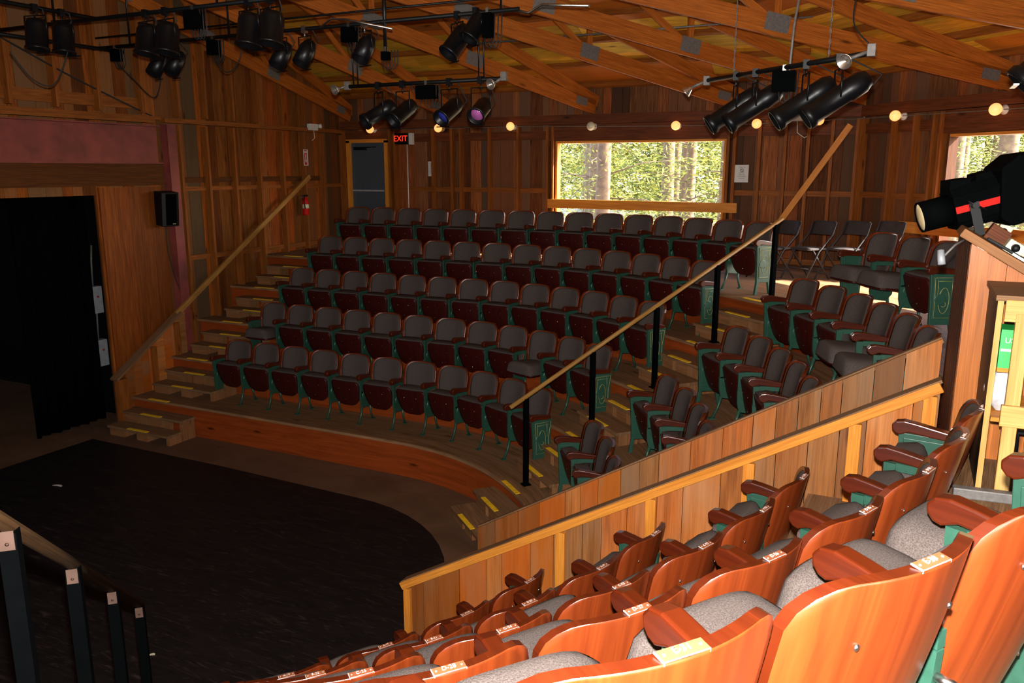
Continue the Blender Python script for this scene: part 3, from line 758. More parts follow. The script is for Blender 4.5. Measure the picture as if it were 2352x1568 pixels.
PARTS = {}
def P_(key, mb, mats, **kw):
    o = mb.build(key[0], mats, None, **kw); PARTS[key[1]] = o; return o
P_(('backrest', 'back'), mesh_backrest(), ['mahog', 'steel', 'mahog_arm']); P_(('back_cushion', 'bcush'), mesh_back_cushion(), 'tweed')
P_(('seat', 'pan'), mesh_pan(), ['mahog_dark', 'steel']); P_(('seat_cushion', 'pcush'), mesh_pan_cushion(), 'tweed')
P_(('side_frame', 'mid'), mesh_frame_mid(), ['iron', 'steel']); P_(('side_frame', 'end'), mesh_frame_end(), 'iron', bevel=.004)
P_(('ornament', 'orn-'), mesh_ornament(-1), 'gold'); P_(('ornament', 'orn+'), mesh_ornament(1), 'gold')
P_(('armrest', 'arm'), mesh_arm(), 'mahog_arm', bevel=.008, seg=3)
def mesh_plate():
    mb = MB(); mb.box((0, 0, .001), (.078, .021, .002), 0); mb.box((0, -.011, -.002), (.080, .002, .006), 1); mb.box((-.040, 0, .001), (.002, .021, .003), 1)
    for x in (-.031, .031): mb.lathe([(.003, 0), (.002, .0015), (0, .002)], (x, 0, .002), (0, 0, 1), 8, 1)
    return mb
M['copper'] = plain('copper_plate', (0.20, 0.055, 0.02), 0.5, 0.0, 0.05); M['pwhite'] = plain('plate_white', (0.45, 0.40, 0.38), 0.6, 0.0, 0.03)
P_(('number_plate', 'plate'), mesh_plate(), ['copper', 'pwhite'])
for o in PARTS.values(): COL.objects.unlink(o)
def use(key, par, loc=(0, 0, 0), rot=(0, 0, 0)):
    o = PARTS[key].copy(); COL.objects.link(o); o.parent = par; o.location = loc; o.rotation_euler = rot; return o
def seat(x, y, z, face, label, group, down=False, first=False, last=False, plate=None, ornate=False, jitter=0.0, tilt=None):
    """local y = the way the sitter faces, +x = the sitter's right"""
    rz = math.atan2(-face[0], face[1])
    t_ = thing('theatre_seat', label, 'theatre seat', (x, y, z), rz, group)
    bk = use('back', t_); use('bcush', bk)
    if plate:
        pl = use('plate', bk, (0.0, -0.012, 0.8735), (R_(-8), 0, math.pi)); pl.rotation_euler = (R_(8), 0, 0)
        tx = text_mesh('lettering', plate, .017, 'pwhite', None, (0, 0, 0)); tx.parent = bk; tx.location = (0, -.011, .8765); tx.rotation_euler = (R_(8), 0, 0)
    ta = R_(4) if down else R_(77) + jitter
    if tilt is not None: ta = R_(tilt)
    pn = use('pan', t_, (0, .305 + (.045 if ta < .6 else 0), .385), (ta, 0, 0)); use('pcush', pn)
    use('end' if first else 'mid', t_, (PITCH / 2, 0, 0)); use('arm', t_, (PITCH / 2, 0, 0))
    if last:
        e = use('end', t_, (-PITCH / 2, 0, 0)); use('arm', t_, (-PITCH / 2, 0, 0))
        if ornate: use('orn-', e)
    return t_
RS = [3.807 + 0.7511 * k for k in range(5)]
S0 = [-3.19, -3.16, -3.20, -3.20, -3.15]
def on_path(R, s):
    if s < 0: return (s, R), (0, -1)
    a = s / R; return (R * math.sin(a), R * math.cos(a)), (-math.sin(a), -math.cos(a))
ROWN = ['front row', 'second row', 'third row', 'fourth row', 'back row']
CNT = [11, 12, 13, 14, 15]
rj = random.Random(3)
DOWN_FAR = {(1, 0), (1, 9)}
for k in range(5):
    for i in range(CNT[k]):
        p, f = on_path(RS[k], S0[k] + PITCH * i); dn = (k, i) in DOWN_FAR
        lab = 'theatre seat %s from the stage stair, %s of the far bank%s' % (ORD[i], ROWN[k], ', lowered' if dn else '')
        seat(p[0], p[1], zt(k), f, lab, 'theatre seats in the far bank', dn, i == 0, i == CNT[k] - 1, None, True, rj.uniform(-.05, .05))
SR = [3.52, 4.27, 4.91, 5.54, 6.32]; CR = [3, 4, 5, 6, 3]; DOWN_R = {(3, 3), (3, 4), (4, 0), (4, 1)}
for k in range(5):
    for i in range(CR[k]):
        R = RS[k] - .03 + (.12 if k == 4 else 0); p, f = on_path(R, SR[k] + PITCH * i); dn = (k, i) in DOWN_R
        lab = 'theatre seat %s from the railed aisle, %s beyond the plank wall%s' % (ORD[i], ROWN[k], ', lowered' if dn else '')
        seat(p[0], p[1], zt(k), f, lab, 'theatre seats beyond the plank wall', dn, i == 0, i == CR[k] - 1, None, k == 4, rj.uniform(-.05, .05))
TILT = [[10, 30, 60, 66], [5, 12, 40, 60, 68], [5, 6, 24, 48, 52, 60], [4, 5, 44, 56, 62, 68, 72], [3, 4, 5, 4]]
SN = [8.57, 10.25, 11.93, 13.60, 15.23]; CN = [4, 5, 6, 7, 4]; PL0 = [18, 22, 25, 28, 31]
for k in range(5):
    for i in range(CN[k]):
        R = RS[k] + .03; p, f = on_path(R, SN[k] - PITCH * i); num = '%s-%d' % ('ABCDE'[k], PL0[k] - i)
        lab = 'mahogany-backed seat, plate %s, %s from the near handrail, %s' % (num, ORD[i], ROWN[k])
        seat(p[0], p[1], zt(k), f, lab, 'theatre seats in the near bank', False, i == CN[k] - 1, i == 0, num, False, 0, TILT[k][i])

# ------------------------------------------------------------------ folding chairs by the far wall
def folding_chair(x, y, rz, label):
    t_ = thing('folding_chair', label, 'folding chair', (x, y, ZF), rz, 'grey folding chairs along the far wall')
    mb = MB(); mb.grid(lambda u, v: Vector(((u - .5) * .39 * (1 - .1 * abs(2 * v - 1) ** 4), -.19 + .40 * v, .435 + .022 * (1 - abs(2 * u - 1) ** 4) * (1 - abs(2 * v - 1) ** 4))), 8, 8, closed_back=lambda u, v: Vector(((u - .5) * .39 * (1 - .1 * abs(2 * v - 1) ** 4), -.19 + .40 * v, .42))); mb.build('seat', 'folding', t_)
    mb = MB(); mb.grid(lambda u, v: Vector(((u - .5) * .40 * (1 - .12 * max(0, 2 * v - 1) ** 4), -.235 - .07 * v - .02 * (1 - (2 * u - 1) ** 2), .615 + .19 * v)), 8, 6, closed_back=lambda u, v: Vector(((u - .5) * .40 * (1 - .12 * max(0, 2 * v - 1) ** 4), -.255 - .07 * v - .02 * (1 - (2 * u - 1) ** 2), .615 + .19 * v))); mb.build('backrest', 'folding', t_)
    for sx in (-1, 1):
        mb = MB(); mb.tube([(sx * .215, .27, .0), (sx * .215, .02, .40), (sx * .205, -.23, .62), (sx * .20, -.30, .79)], .011, 8); mb.build('front_leg', 'folding_m', t_)
        mb = MB(); mb.tube([(sx * .19, -.24, .0), (sx * .19, .12, .425)], .010, 8); mb.build('rear_leg', 'folding_m', t_)
    mb = MB(); mb.tube([(-.215, .17, .16), (.215, .17, .16)], .008); mb.tube([(-.19, -.15, .10), (.19, -.15, .10)], .008); mb.tube([(-.19, -.11, .15), (.19, -.11, .15)], .008); mb.build('crossbar', 'folding_m', t_)
    return t_
for i, (x, y) in enumerate(((3.93, 6.86), (4.39, 6.97), (4.83, 7.10), (5.27, 7.25))):
    folding_chair(x, y, math.pi - R_((38, 36, 34, 32)[i]), 'grey folding chair, %s from the far window along the far wall' % ORD[i])

# ------------------------------------------------------------------ handrails
def pipe_rail(deg, r0, step, rail, label, bracket, group, n=5, rmat='rail', line=None):
    d, tn = radial(deg)
    t_ = thing('aisle_handrail', label, 'handrail', (0, 0, 0))
    p0, p1 = rail
    mb = MB(); mb.tube([Vector(p0), Vector(p1)], .024, 10); mb.build('rail', rmat, t_)
    for k in range(n):
        R = r0 + step * k; b = d * R
        if line: b = Vector((line[0] + line[2] * k, line[1] + line[3] * k, 0))
        f = ((b - Vector((p0[0], p0[1], 0))).dot(d)) / ((Vector((p1[0], p1[1], 0)) - Vector((p0[0], p0[1], 0))).dot(d))
        ztop = p0[2] + (p1[2] - p0[2]) * f
        mb = MB(); mb.bar((b.x, b.y, zt(k)), (b.x, b.y, ztop - .02), .05, .05, side=tn); mb.box((b.x, b.y, zt(k) + .006), (.09, .09, .012), 0, -R_(deg)); mb.build('post', 'post', t_)
        if bracket:
            mb = MB(); q = Vector((b.x, b.y, ztop - .03)) + tn * .027; q2 = Vector((b.x, b.y, ztop - .03)) - d * -.027
            mb.bar(q2 - Vector((0, 0, .04)), q2 + Vector((0, 0, .02)), .04, .004, side=tn); mb.lathe([(.006, 0), (0, .004)], q2 + d * .003 - Vector((0, 0, .02)), d, 8); mb.build('bracket', 'bracket', t_)
d41, _ = radial(AIS)
pipe_rail(AIS, 3.235, 0.80, (d41 * 3.05 + Vector((0, 0, 1.36)), d41 * 6.52 + Vector((0, 0, 3.27))), 'round wooden handrail on black posts up the aisle of the far bank', False, None)
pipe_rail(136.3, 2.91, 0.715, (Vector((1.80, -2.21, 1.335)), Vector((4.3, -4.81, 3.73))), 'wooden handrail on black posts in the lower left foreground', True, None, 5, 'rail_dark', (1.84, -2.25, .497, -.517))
# stair rail along the stage wall
sr = thing('stair_rail', 'long wooden stair rail along the stage wall with boarded lower end', 'stair rail', (-4.76, 2.86, 0))
mb = MB(); mb.bar((0, -.10, .78), (0, 1.2, 1.60), .15, .04, side=(1, 0, 0)); mb.build('cap_board', 'tread', sr, bevel=.004)
mb = MB(); mb.bar((0.0, 1.15, 1.58), (0.0, 4.55, 3.71), .045, .085, side=(1, 0, 0)); mb.build('rail', 'rail', sr, bevel=.006)
mb = MB(); mb.bar((.04, 0, 0), (.04, 0, .78), .09, .16, side=(1, 0, 0)); mb.build('end_post', 'stud', sr)
mb = MB(); y = .1
while y < 1.2: mb.prism([(y, 0), (y + .147, 0), (y + .147, .80 + .63 * (y + .147)), (y, .80 + .63 * y)], ((.0, 0, 0), (0, 1, 0), (0, 0, 1), (1, 0, 0)), .025); y += .15
mb.build('boarding', 'vom', sr)
for y, zz in ((.62, 1.18), (1.1, 1.48)): mb = MB(); mb.bar((.035, y, .3), (.035, y, zz - .03), .045, .09, side=(1, 0, 0)); mb.build('stile', 'stud', sr)

# ------------------------------------------------------------------ the two plank walls of the passage
def plank_wall(y, x0, x1, zfn, th, label, side, cap, posts):
    t_ = thing('plank_wall', label, 'plank wall', (x0, y, 0))
    mb = MB(); x = 0; L = x1 - x0
    while x < L - 1e-4:
        w = random.uniform(.13, .25); w = min(w, L - x); w = w if L - x - w > .08 else L - x
        dj = random.uniform(-.003, .003)
        # board with sloping top
        b0 = zfn(x0 + x + .001); b1 = zfn(x0 + x + w - .001)
        mb.prism([(0, x + .0025), (b0, x + .0025), (b1, x + w - .0025), (0, x + w - .0025)], ((0, dj, 0), (0, 0, 1), (1, 0, 0), (0, 1, 0)), th); x += w
    mb.build('boarding', 'vom', t_)
    za, zb = zfn(x0), zfn(x1)
    if cap:
        mb = MB(); mb.bar((-.02, side * (th / 2 + .022), za - .025), (L, side * (th / 2 + .022), zb - .025), .044, .062, side=(0, 1, 0)); mb.build('top_rail', 'pine', t_, bevel=.004)
        mb = MB(); mb.bar((-.02, 0, za + .008), (L, 0, zb + .008), .10, .018, side=(0, 1, 0)); mb.build('cap_strip', 'tread', t_)
        for px in posts:
            q = px - x0; mb = MB(); mb.bar((q, side * (th / 2 + .02), 0.0), (q, side * (th / 2 + .02), zfn(px) - .058), (.072 if px > x0 + .1 else .06), .038, side=(1, 0, 0)); mb.build('post', 'pine', t_, bevel=.004)
    else:
        mb = MB(); mb.bar((0, .035, za - .01), (L, .035, zb - .01), .05, .04, side=(0, 1, 0)); mb.build('cap_strip', 'tread', t_)
    return t_
plank_wall(0.80, 2.42, 5.92, lambda x: .80 + .583 * (x - 2.59), .03, 'worn plank wall on the far side of the passage below the side seats', 1, False, [])
plank_wall(-0.05, 2.21, 5.90, lambda x: .555 + .573 * (x - 2.24), .03, 'long plank wall with orange top rail beside the near seats', -1, True, [2.24, 3.58, 4.24, 4.87, 5.47, 5.85])

# ------------------------------------------------------------------ lighting booth, shelf, follow spot
bo = thing('lighting_booth', 'tall plank booth with sloping top at the head of the passage', 'booth', (5.95, -.33, ZF))
mb = MB(); xs = [0, .17, .345, .52, .70, .90]
def ztb(x): return 1.15 - .60 * (x + .02)
for a, b in zip(xs[:-1], xs[1:]):
    mb.prism([(0, a + .001), (ztb(a), a + .001), (ztb(b), b - .001), (0, b - .001)], ((0, .0, 0), (0, 0, 1), (1, 0, 0), (0, 1, 0)), .03)
mb.build('front_boarding', 'booth', bo)
mb = MB(); yy = .02
while yy < 1.2: mb.bar((.012, yy + .09, -2.3), (.012, yy + .09, ztb(0) - .01), .176, .028, side=(0, 1, 0)); yy += .18
mb.build('side_boarding', 'beam', bo)
mb = MB(); mb.bar((-.05, .55, ztb(-.05) + .03), (.95, .55, ztb(.95) + .03), 1.22, .045, side=(0, 1, 0)); mb.build('sloping_top', 'block', bo, bevel=.004)
mb = MB(); mb.bar((.885, .1, 0), (.885, 1.2, 0), .03, .5, side=(1, 0, 0)); mb.build('back_boarding', 'beam', bo)
sh = thing('shelf_unit', 'pale pine shelf with black side beside the lighting booth', 'shelf', (6.05, -.9, ZF))
mb = MB(); mb.box((.012, .27, .465), (.02, .53, .93)); mb.build('side_panel', 'black', sh)
mb = MB(); mb.box((.40, .27, .94), (.82, .56, .025)); mb.build('top_panel', 'tread', sh)
mb = MB(); mb.box((.011, 0.003, .47), (.024, .012, .93)); mb.build('edge_strip', 'pale_pine', sh)
for x in (.105, .62): mb = MB(); mb.box((x, -.005, .44), (.06, .04, .87)); mb.build('post', 'pale_pine', sh, bevel=.003)
for z, h in ((.885, .10), (.40, .10)): mb = MB(); mb.box((.42, -.03 if z < .6 else -.005, z), (.72 if z < .6 else .78, .03, h)); mb.build('crosspiece', 'pale_pine', sh, bevel=.003)
for z in (.36, .60): mb = MB(); mb.box((.42, .28, z), (.78, .5, .02)); mb.build('shelf_board', 'pine', sh)
gb = thing('lamp_carton', 'green lamp carton with white lettering on the pine shelf', 'carton', (6.30, -.80, ZF + .612))
mb = MB(); mb.box((0, 0, .09), (.44, .16, .18)); mb.build('carton_body', 'green', gb)
text_mesh('lettering', 'HP', .06, 'paper', gb, (.03, -.0815, .09), (R_(90), 0, 0)); text_mesh('lettering', 'USH', .035, 'paper', gb, (-.17, -.0815, .13), (R_(90), 0, 0))
mb = MB(); mb.box((-.17, -.081, .085), (.09, .002, .012)); mb.build('white_band', 'paper', gb)
mb = MB()
mb.grid(lambda u, v: Vector((math.cos(2 * math.pi * u) * (.06 + .012 * math.sin(9 * u + 7 * v)) * (math.sin(math.pi * min(.97, v + .03)) ** .5), math.sin(2 * math.pi * u) * .06 * (math.sin(math.pi * min(.97, v + .03)) ** .5), .22 * v)), 24, 10)
o = mb.build('plastic_bag', 'bag', loc=(6.12, -.72, ZF + .372)); tag(o, 'crumpled clear plastic bag on the middle shelf', 'plastic bag')
mb = MB(); mb.tube([(.0 + .07 * math.cos(a), .05 * math.sin(a), .02 + .004 * a) for a in [i * .4 for i in range(40)]], .006, 6)
tag(mb.build('coiled_cord', 'cream', loc=(6.36, -.72, ZF + .375)), 'cream coiled cord on the middle shelf', 'cord')
fd = thing('fresnel_lamp', 'black stage lamp lying on the floor under the shelf', 'stage lamp', (6.38, -.62, ZF + .02))
mb = MB(); mb.lathe([(.12, 0), (.13, .02), (.13, .10), (.11, .12), (.09, .16)], (0, 0, 0), (0, 0, 1), 20); mb.build('housing', 'blackm', fd)
mb = MB(); mb.tube([(-.15, 0, .08), (-.15, 0, .22), (.15, 0, .22), (.15, 0, .08)], .012); mb.build('yoke', 'blackm', fd)
mb = MB(); mb.box((6.5, -.86, ZF + .045), (.20, .05, .06)); tag(mb.build('power_strip', 'cream', bevel=.006), 'cream power strip on the floor by the shelf', 'power strip')
mb = MB(); mb.bar((5.95, -1.0, ZF + .025), (6.6, -.94, ZF + .025), .05, .05); tag(mb.build('metal_channel', 'galv', bevel=.006), 'dark metal channel lying on the floor behind the near seats', 'metal channel')
# follow spot
fs = thing('follow_spot', 'large black follow spot with red stripe on the booth top', 'follow spot', (5.70, .02, 3.565))
ax = Vector((.62, .17, .19)).normalized(); fs.scale = (.82, .82, .82); fs.rotation_euler = ax.to_track_quat('X', 'Z').to_euler()
mb = MB(); mb.lathe([(0, .18), (.097, .18), (.097, .002), (.105, .0), (.105, .19), (0, .19)], (0, 0, 0), (1, 0, 0), 28); mb.build('snoot', 'post', fs)
mb = MB(); mb.lathe([(0, -.004), (.05, -.001), (.09, .006), (.096, .012), (.096, .05), (0, .05)], (0, 0, 0), (1, 0, 0), 28); mb.build('lens', 'lens_w', fs)
mb = MB(); oct_ = [(-.10, -.135), (.10, -.135), (.135, -.08), (.135, .09), (.08, .16), (-.08, .16), (-.135, .09), (-.135, -.08)]
mb.prism(oct_, ((.335, 0, 0), (0, 1, 0), (0, 0, 1), (1, 0, 0)), .29)
for z in (-.10, -.07, .065, .085, .105): mb.box((.335, -.135 if z < .1 else -.13, z), (.29, .012, .006)); mb.box((.335, .135, z), (.29, .012, .006))
mb.build('body', 'post', fs)
mb = MB(); mb.prism([(.19, .14), (.32, .155), (.335, .185), (.205, .20)], ((0, 0, 0), (1, 0, 0), (0, 0, 1), (0, 1, 0)), .20); mb.prism([(.36, .155), (.47, .155), (.46, .195), (.37, .195)], ((0, 0, 0), (1, 0, 0), (0, 0, 1), (0, 1, 0)), .18); mb.build('vent_cover', 'post', fs)
mb = MB(); mb.box((.335, -.139, .0), (.285, .008, .045)); mb.build('red_stripe', 'red', fs)
mb = MB(); mb.prism([(.44, -.12), (.50, -.19), (1.0, -.16), (1.05, .20), (.62, .26), (.50, .20)], ((0, 0, 0), (1, 0, 0), (0, 0, 1), (0, 1, 0)), .34); mb.build('lamp_house', 'post', fs, bevel=.012)
mb = MB(); mb.bar((.30, -.16, -.19), (.30, -.16, .03), .06, .012, side=(1, 0, 0)); mb.bar((.30, .16, -.19), (.30, .16, .03), .06, .012, side=(1, 0, 0)); mb.bar((.30, -.165, -.19), (.30, .165, -.19), .06, .012); mb.lathe([(.022, 0), (.022, .03)], (.30, -.166, .01), (0, -1, 0), 12); mb.tube([(.26, -.185, .05), (.36, -.185, -.04)], .006); mb.build('yoke', 'blackm', fs)
mb = MB(); mb.tube([(.30, 0, -.19), (.30, 0, -.215)], .03, 12); mb.build('stand', 'black', fs)
# small things on the booth top
def on_top(x, y): return Vector((x, y, ZF + ztb(x - 5.95) + .054))
ea = math.atan(.60)
def set_on(o, x, y): o.location = on_top(x, y); o.rotation_euler = (0, ea, 0); return o
tr = thing('dimmer_box', 'white switch box with black knob on the booth top', 'switch box'); set_on(tr, 6.14, -.16)
mb = MB(); mb.box((0, 0, .035), (.09, .10, .07)); mb.build('case', 'cream', tr, bevel=.006); mb = MB(); mb.lathe([(.022, 0), (.018, .03), (0, .03)], (0, -.05, .04), (0, -1, 0), 12); mb.build('knob', 'black', tr)
tr = thing('outlet_box', 'brown outlet box behind the white switch box', 'outlet box'); set_on(tr, 6.07, .05); mb = MB(); mb.box((0, 0, .045), (.11, .09, .09)); mb.build('case', 'beam', tr, bevel=.004)
tr = thing('socket_block', 'cream socket block beside the follow spot yoke', 'socket'); set_on(tr, 6.10, .30); mb = MB(); mb.box((0, 0, .06), (.07, .09, .12)); mb.build('case', 'cream', tr, bevel=.006); mb = MB(); mb.lathe([(.025, 0), (.022, .03), (0, .03)], (0, -.045, .07), (0, -1, 0), 12); mb.build('knob', 'black', tr)
mb = MB(); mb.bar((0, 0, .01), (.36, 0, .01), .05, .012); o = mb.build('metal_bar', 'steel'); set_on(o, 6.14, -.24); tag(o, 'bright steel bar lying along the booth top', 'metal bar')
mb = MB(); mb.tube([(0, 0, .012), (.12, .04, .014), (.25, -.02, .012), (.36, .05, .014)], .008); o = mb.build('power_cable', 'rubber'); set_on(o, 6.02, -.26); tag(o, 'black cable lying along the front edge of the booth top', 'cable')
mb = MB(); mb.lathe([(.05, 0), (.055, .03), (.045, .07), (.02, .09)], (0, 0, 0), (0, 0, 1), 14); o = mb.build('lamp_plug', 'blackm'); set_on(o, 6.30, -.08); tag(o, 'shiny black connector lump under the follow spot', 'connector')
gl = thing('work_lamp', 'small tubular work lamp on a bent arm off the booth corner', 'work lamp', (5.93, -.20, 3.47))
mb = MB(); mb.tube([(0, 0, 0), (-.05, -.05, -.03), (-.10, -.09, -.09)], .006); mb.build('arm', 'galv', gl)
mb = MB(); mb.lathe([(.0, .045), (.017, .04), (.019, 0), (.019, -.036), (.015, -.037), (.013, -.025)], (-.11, -.10, -.095), (-.15, .25, 1), 14); mb.build('shade', 'grey', gl)
mb = MB(); mb.lathe([(0, -.036), (.013, -.033), (.013, -.030), (0, -.030)], (-.11, -.10, -.095), (-.15, .25, 1), 12); mb.build('bulb', 'pwhite', gl)

# ------------------------------------------------------------------ lamps on pipes
RIGZ = 5.4; RB = 2.62
def pipe(p0, p1, label, r=.022):
    mb = MB(); mb.tube([p0, p1], r, 10); return tag(mb.build('lighting_pipe', 'black'), label, 'pipe', 'black lighting pipes over the stage')
pipe((-4.3, RB, RIGZ), (1.95, RB, RIGZ), 'long black lighting pipe above the stage edge')
pipe((-4.3, RB + .05, RIGZ + .14), (1.7, RB + .05, RIGZ + .14), 'thin cable pipe just above the long lighting pipe', .012)
pipe((-4.3, 1.15, RIGZ), (0.9, 1.15, RIGZ), 'black lighting pipe over the middle of the stage')
pipe((-2.58, -1.2, RIGZ + .05), (-2.58, 1.35, RIGZ + .05), 'black pipe crossing the top left corner')
pipe((-3.9, 0.6, RIGZ - .05), (-3.9, 2.75, RIGZ - .05), 'black pipe along the stage wall between the long pipes')
pipe((-0.25, 2.66, 4.75), (1.72, 2.66, 4.75), 'short hanging pipe with four spotlights')
P60, P61 = Vector((3.72, 3.28, 4.70)), Vector((5.26, 1.74, 4.68))
mb = MB(); mb.tube([P60, P61], .022, 10); tag(mb.build('lighting_pipe', 'blackm'), 'hanging pipe before the far window with four long spotlights', 'pipe', 'black lighting pipes over the stage')
def rod(p0, p1, label, mat='blackm', r=.008, name='hanger_rod'):
    mb = MB(); mb.tube([p0, p1], r, 6); return tag(mb.build(name, mat), label, 'hanger', 'hanger rods of the lighting pipes')
n_ = 0
for a, dx in ((-.13, 0), (-.07, 0), (1.47, 0), (1.53, 0)):
    rod((a, 2.65, RIGZ - .02), (a, 2.66, 4.77), 'thin rod, %s from the stage wall, holding up the short hanging pipe' % ORD[n_]); n_ += 1
def bott(a, b):                        # underside of the truss fan above a point
    return ZB + .27 * (BW - b)
for a, b, z in ((-3.6, RB, RIGZ), (-1.9, RB, RIGZ), (.33, RB, RIGZ), (1.75, RB, RIGZ), (-3.0, 1.15, RIGZ), (-.6, 1.15, RIGZ)):
    rod((a, b, z), (a, b, bott(a, b) + .12), 'rod from the roof to the %s at %s' % ('long lighting pipe' if b > 2 else 'middle lighting pipe', {-3.6: 'its stage-wall end', -1.9: 'its middle', .33: 'the boxed lamp', 1.75: 'its free end', -3.0: 'its stage-wall end', -.6: 'its twin big lamps'}[a]), 'blackm', .012)
for p, lb in ((P60.lerp(P61, .2), 'left chain holding the four-spotlight pipe'), (P60.lerp(P61, .8), 'right chain holding the four-spotlight pipe')):
    mb = MB(); z = p.z
    top = 4.8 + .27 * (BW - p.y) * .8
    while z < top: mb.tube([(p.x, p.y + .006 * math.cos(q), z + .022 + .022 * math.sin(q)) if int(z / .04) % 2 else (p.x + .006 * math.cos(q), p.y, z + .022 + .022 * math.sin(q)) for q in [i * math.pi / 4 for i in range(9)]], .003, 5, cap=False); z += .04
    tag(mb.build('hanger_chain', 'galv'), lb, 'chain')
def lamp_fixture(kind, hp, aim, label, lens='lens_d', drop=.16, L=None, D=None, mat='blackm'):
    hp = Vector(hp); t_ = thing('stage_lamp', label, 'stage lamp', hp, 0, 'stage lamps on the pipes')
    ax = (Vector(aim) - hp).normalized(); c = Vector((0, 0, -drop - .1))
    sd = ax.cross(Vector((0, 0, 1))).normalized()
    if kind == 'par': L = L or .30; D = D or .19; prof = [(.03, -L * .55), (D * .32, -L * .5), (D * .42, -L * .35), (D * .5, -L * .2), (D * .5, L * .5), (D * .47, L * .5), (D * .46, L * .1), (0, L * .1)]
    elif kind == 'fres': L = L or .32; D = D or .24; prof = [(.05, -L * .5), (D * .4, -L * .48), (D * .5, -L * .3), (D * .5, L * .42), (D * .56, L * .44), (D * .56, L * .5), (D * .45, L * .5), (D * .44, L * .3), (0, L * .3)]
    else: L = L or .58; D = D or .18; prof = [(.03, -L * .5), (D * .36, -L * .48), (D * .50, -L * .38), (D * .52, -L * .16), (D * .46, -L * .13), (D * .47, L * .38), (D * .55, L * .41), (D * .55, L * .5), (D * .47, L * .5), (D * .46, L * .36), (0, L * .36)]
    mb = MB(); mb.lathe(prof, c, ax, 20); mb.build('housing', mat, t_)
    mb = MB(); mb.lathe([(0, 0), (D * .42, .0), (D * .40, .01), (0, .02)], c + ax * (L * (.12 if kind == 'par' else .31 if kind == 'fres' else .37)), ax, 18); mb.build('lens', lens, t_)
    mb = MB(); r = D * .5 + .022
    mb.tube([c + sd * r, c + sd * r + Vector((0, 0, drop + .02)), c - sd * r + Vector((0, 0, drop + .02)), c - sd * r], .008, 6); mb.build('yoke', 'blackm', t_)
    mb = MB(); mb.box((0, 0, -.005), (.05, .06, .075)); mb.tube([(0, 0, -.03), (0, 0, -.10)], .008, 6); mb.build('clamp', 'steel' if kind == 'par' else 'blackm', t_)
    if kind != 'ers':
        mb = MB(); f = c + ax * L * .5; u2 = ax.cross(sd)
        mb.bar(f + u2 * D * .52, f + u2 * D * .52 + ax * .012, D * 1.05, .006, side=sd); mb.build('frame_holder', 'blackm', t_)
    b0 = c - ax * L * .5; mb = MB(); mb.tube([b0, b0 + Vector((.03, .02, -.06)), b0 + Vector((.09, .03, .02)), Vector((.10, .02, -.02)), Vector((.06, 0, 0))], .006, 6); mb.build('cable', 'rubber', t_)
    return t_
ST = (-1.0, -.6, 0)
for a, lb in ((-3.13, 'black can lamp, left of the pair beside the stage wall on the long pipe'), (-2.82, 'black can lamp, right of the pair beside the stage wall on the long pipe'), (-1.11, 'chrome-edged can lamp, left of the middle pair on the long pipe'), (-.76, 'chrome-edged can lamp, right of the middle pair on the long pipe'), (.07, 'silver-sided can lamp beside the box in the middle of the long pipe')):
    lamp_fixture('par', (a, RB, RIGZ), (a - .5, RB - 1.9, 2.4), lb)
lamp_fixture('fres', (1.24, RB, RIGZ), (0.0, .6, 2.6), 'stage lamp with blue lens near the free end of the long pipe', 'lens_b', L=.36, D=.2)
lamp_fixture('fres', (1.46, RB, RIGZ + .02), (0.4, .9, 2.6), 'dark stage lamp close beside the blue-lens lamp', 'lens_d', L=.32, D=.19, drop=.05)
for a, lb in ((-1.59, 'big black lamp, left of the pair over the stage middle'), (-1.31, 'big black lamp, right of the pair over the stage middle'), (-.21, 'round lamp with dull red rim, left of the twin pair'), (.06, 'round lamp with dull red rim, right of the twin pair')):
    lamp_fixture('fres', (a, 1.15, RIGZ), (a - .1, .5, 2.0), lb, 'lens_d' if a < -.5 else 'lens_m', L=.30, D=.23)
for b, lb in ((.63, 'black can lamp, left of the pair in the top left corner'), (.93, 'black can lamp, right of the pair in the top left corner')):
    lamp_fixture('fres', (-2.58, b, RIGZ + .05), (-2.5, b - .35, 2.0), lb, L=.30, D=.21)
for a, lb, le, kd, aim in ((.20, 'long black spotlight, nearest the stage wall on the short hanging pipe', 'lens_d', 'ers', (-1.6, -.4, 2.7)), (.52, 'black spotlight, second on the short hanging pipe', 'lens_d', 'fres', (-.3, -.4, 2.7)), (1.11, 'spotlight with blue lens on the short hanging pipe', 'lens_b', 'fres', (.7, -.4, 2.9)), (1.49, 'spotlight with magenta lens on the short hanging pipe', 'lens_m', 'fres', (1.9, -.4, 3.2))):
    lamp_fixture(kd, (a, 2.66, 4.75), aim, lb, le, L=.42 if kd == 'ers' else .36, D=.17, drop=.2)
for f, lb in ((.22, 'long spotlight, leftmost on the pipe before the far window'), (.36, 'long spotlight, second from left on the pipe before the far window'), (.68, 'long spotlight, third from left on the pipe before the far window'), (.86, 'long olive-edged spotlight, rightmost on the pipe before the far window')):
    lamp_fixture('ers', P60.lerp(P61, f), P60.lerp(P61, f) + Vector((-1.0, -.35, -.72)), lb, 'mirror' if f != .68 else 'lens_d', L=.56, D=.178, drop=.2, mat='blackm')
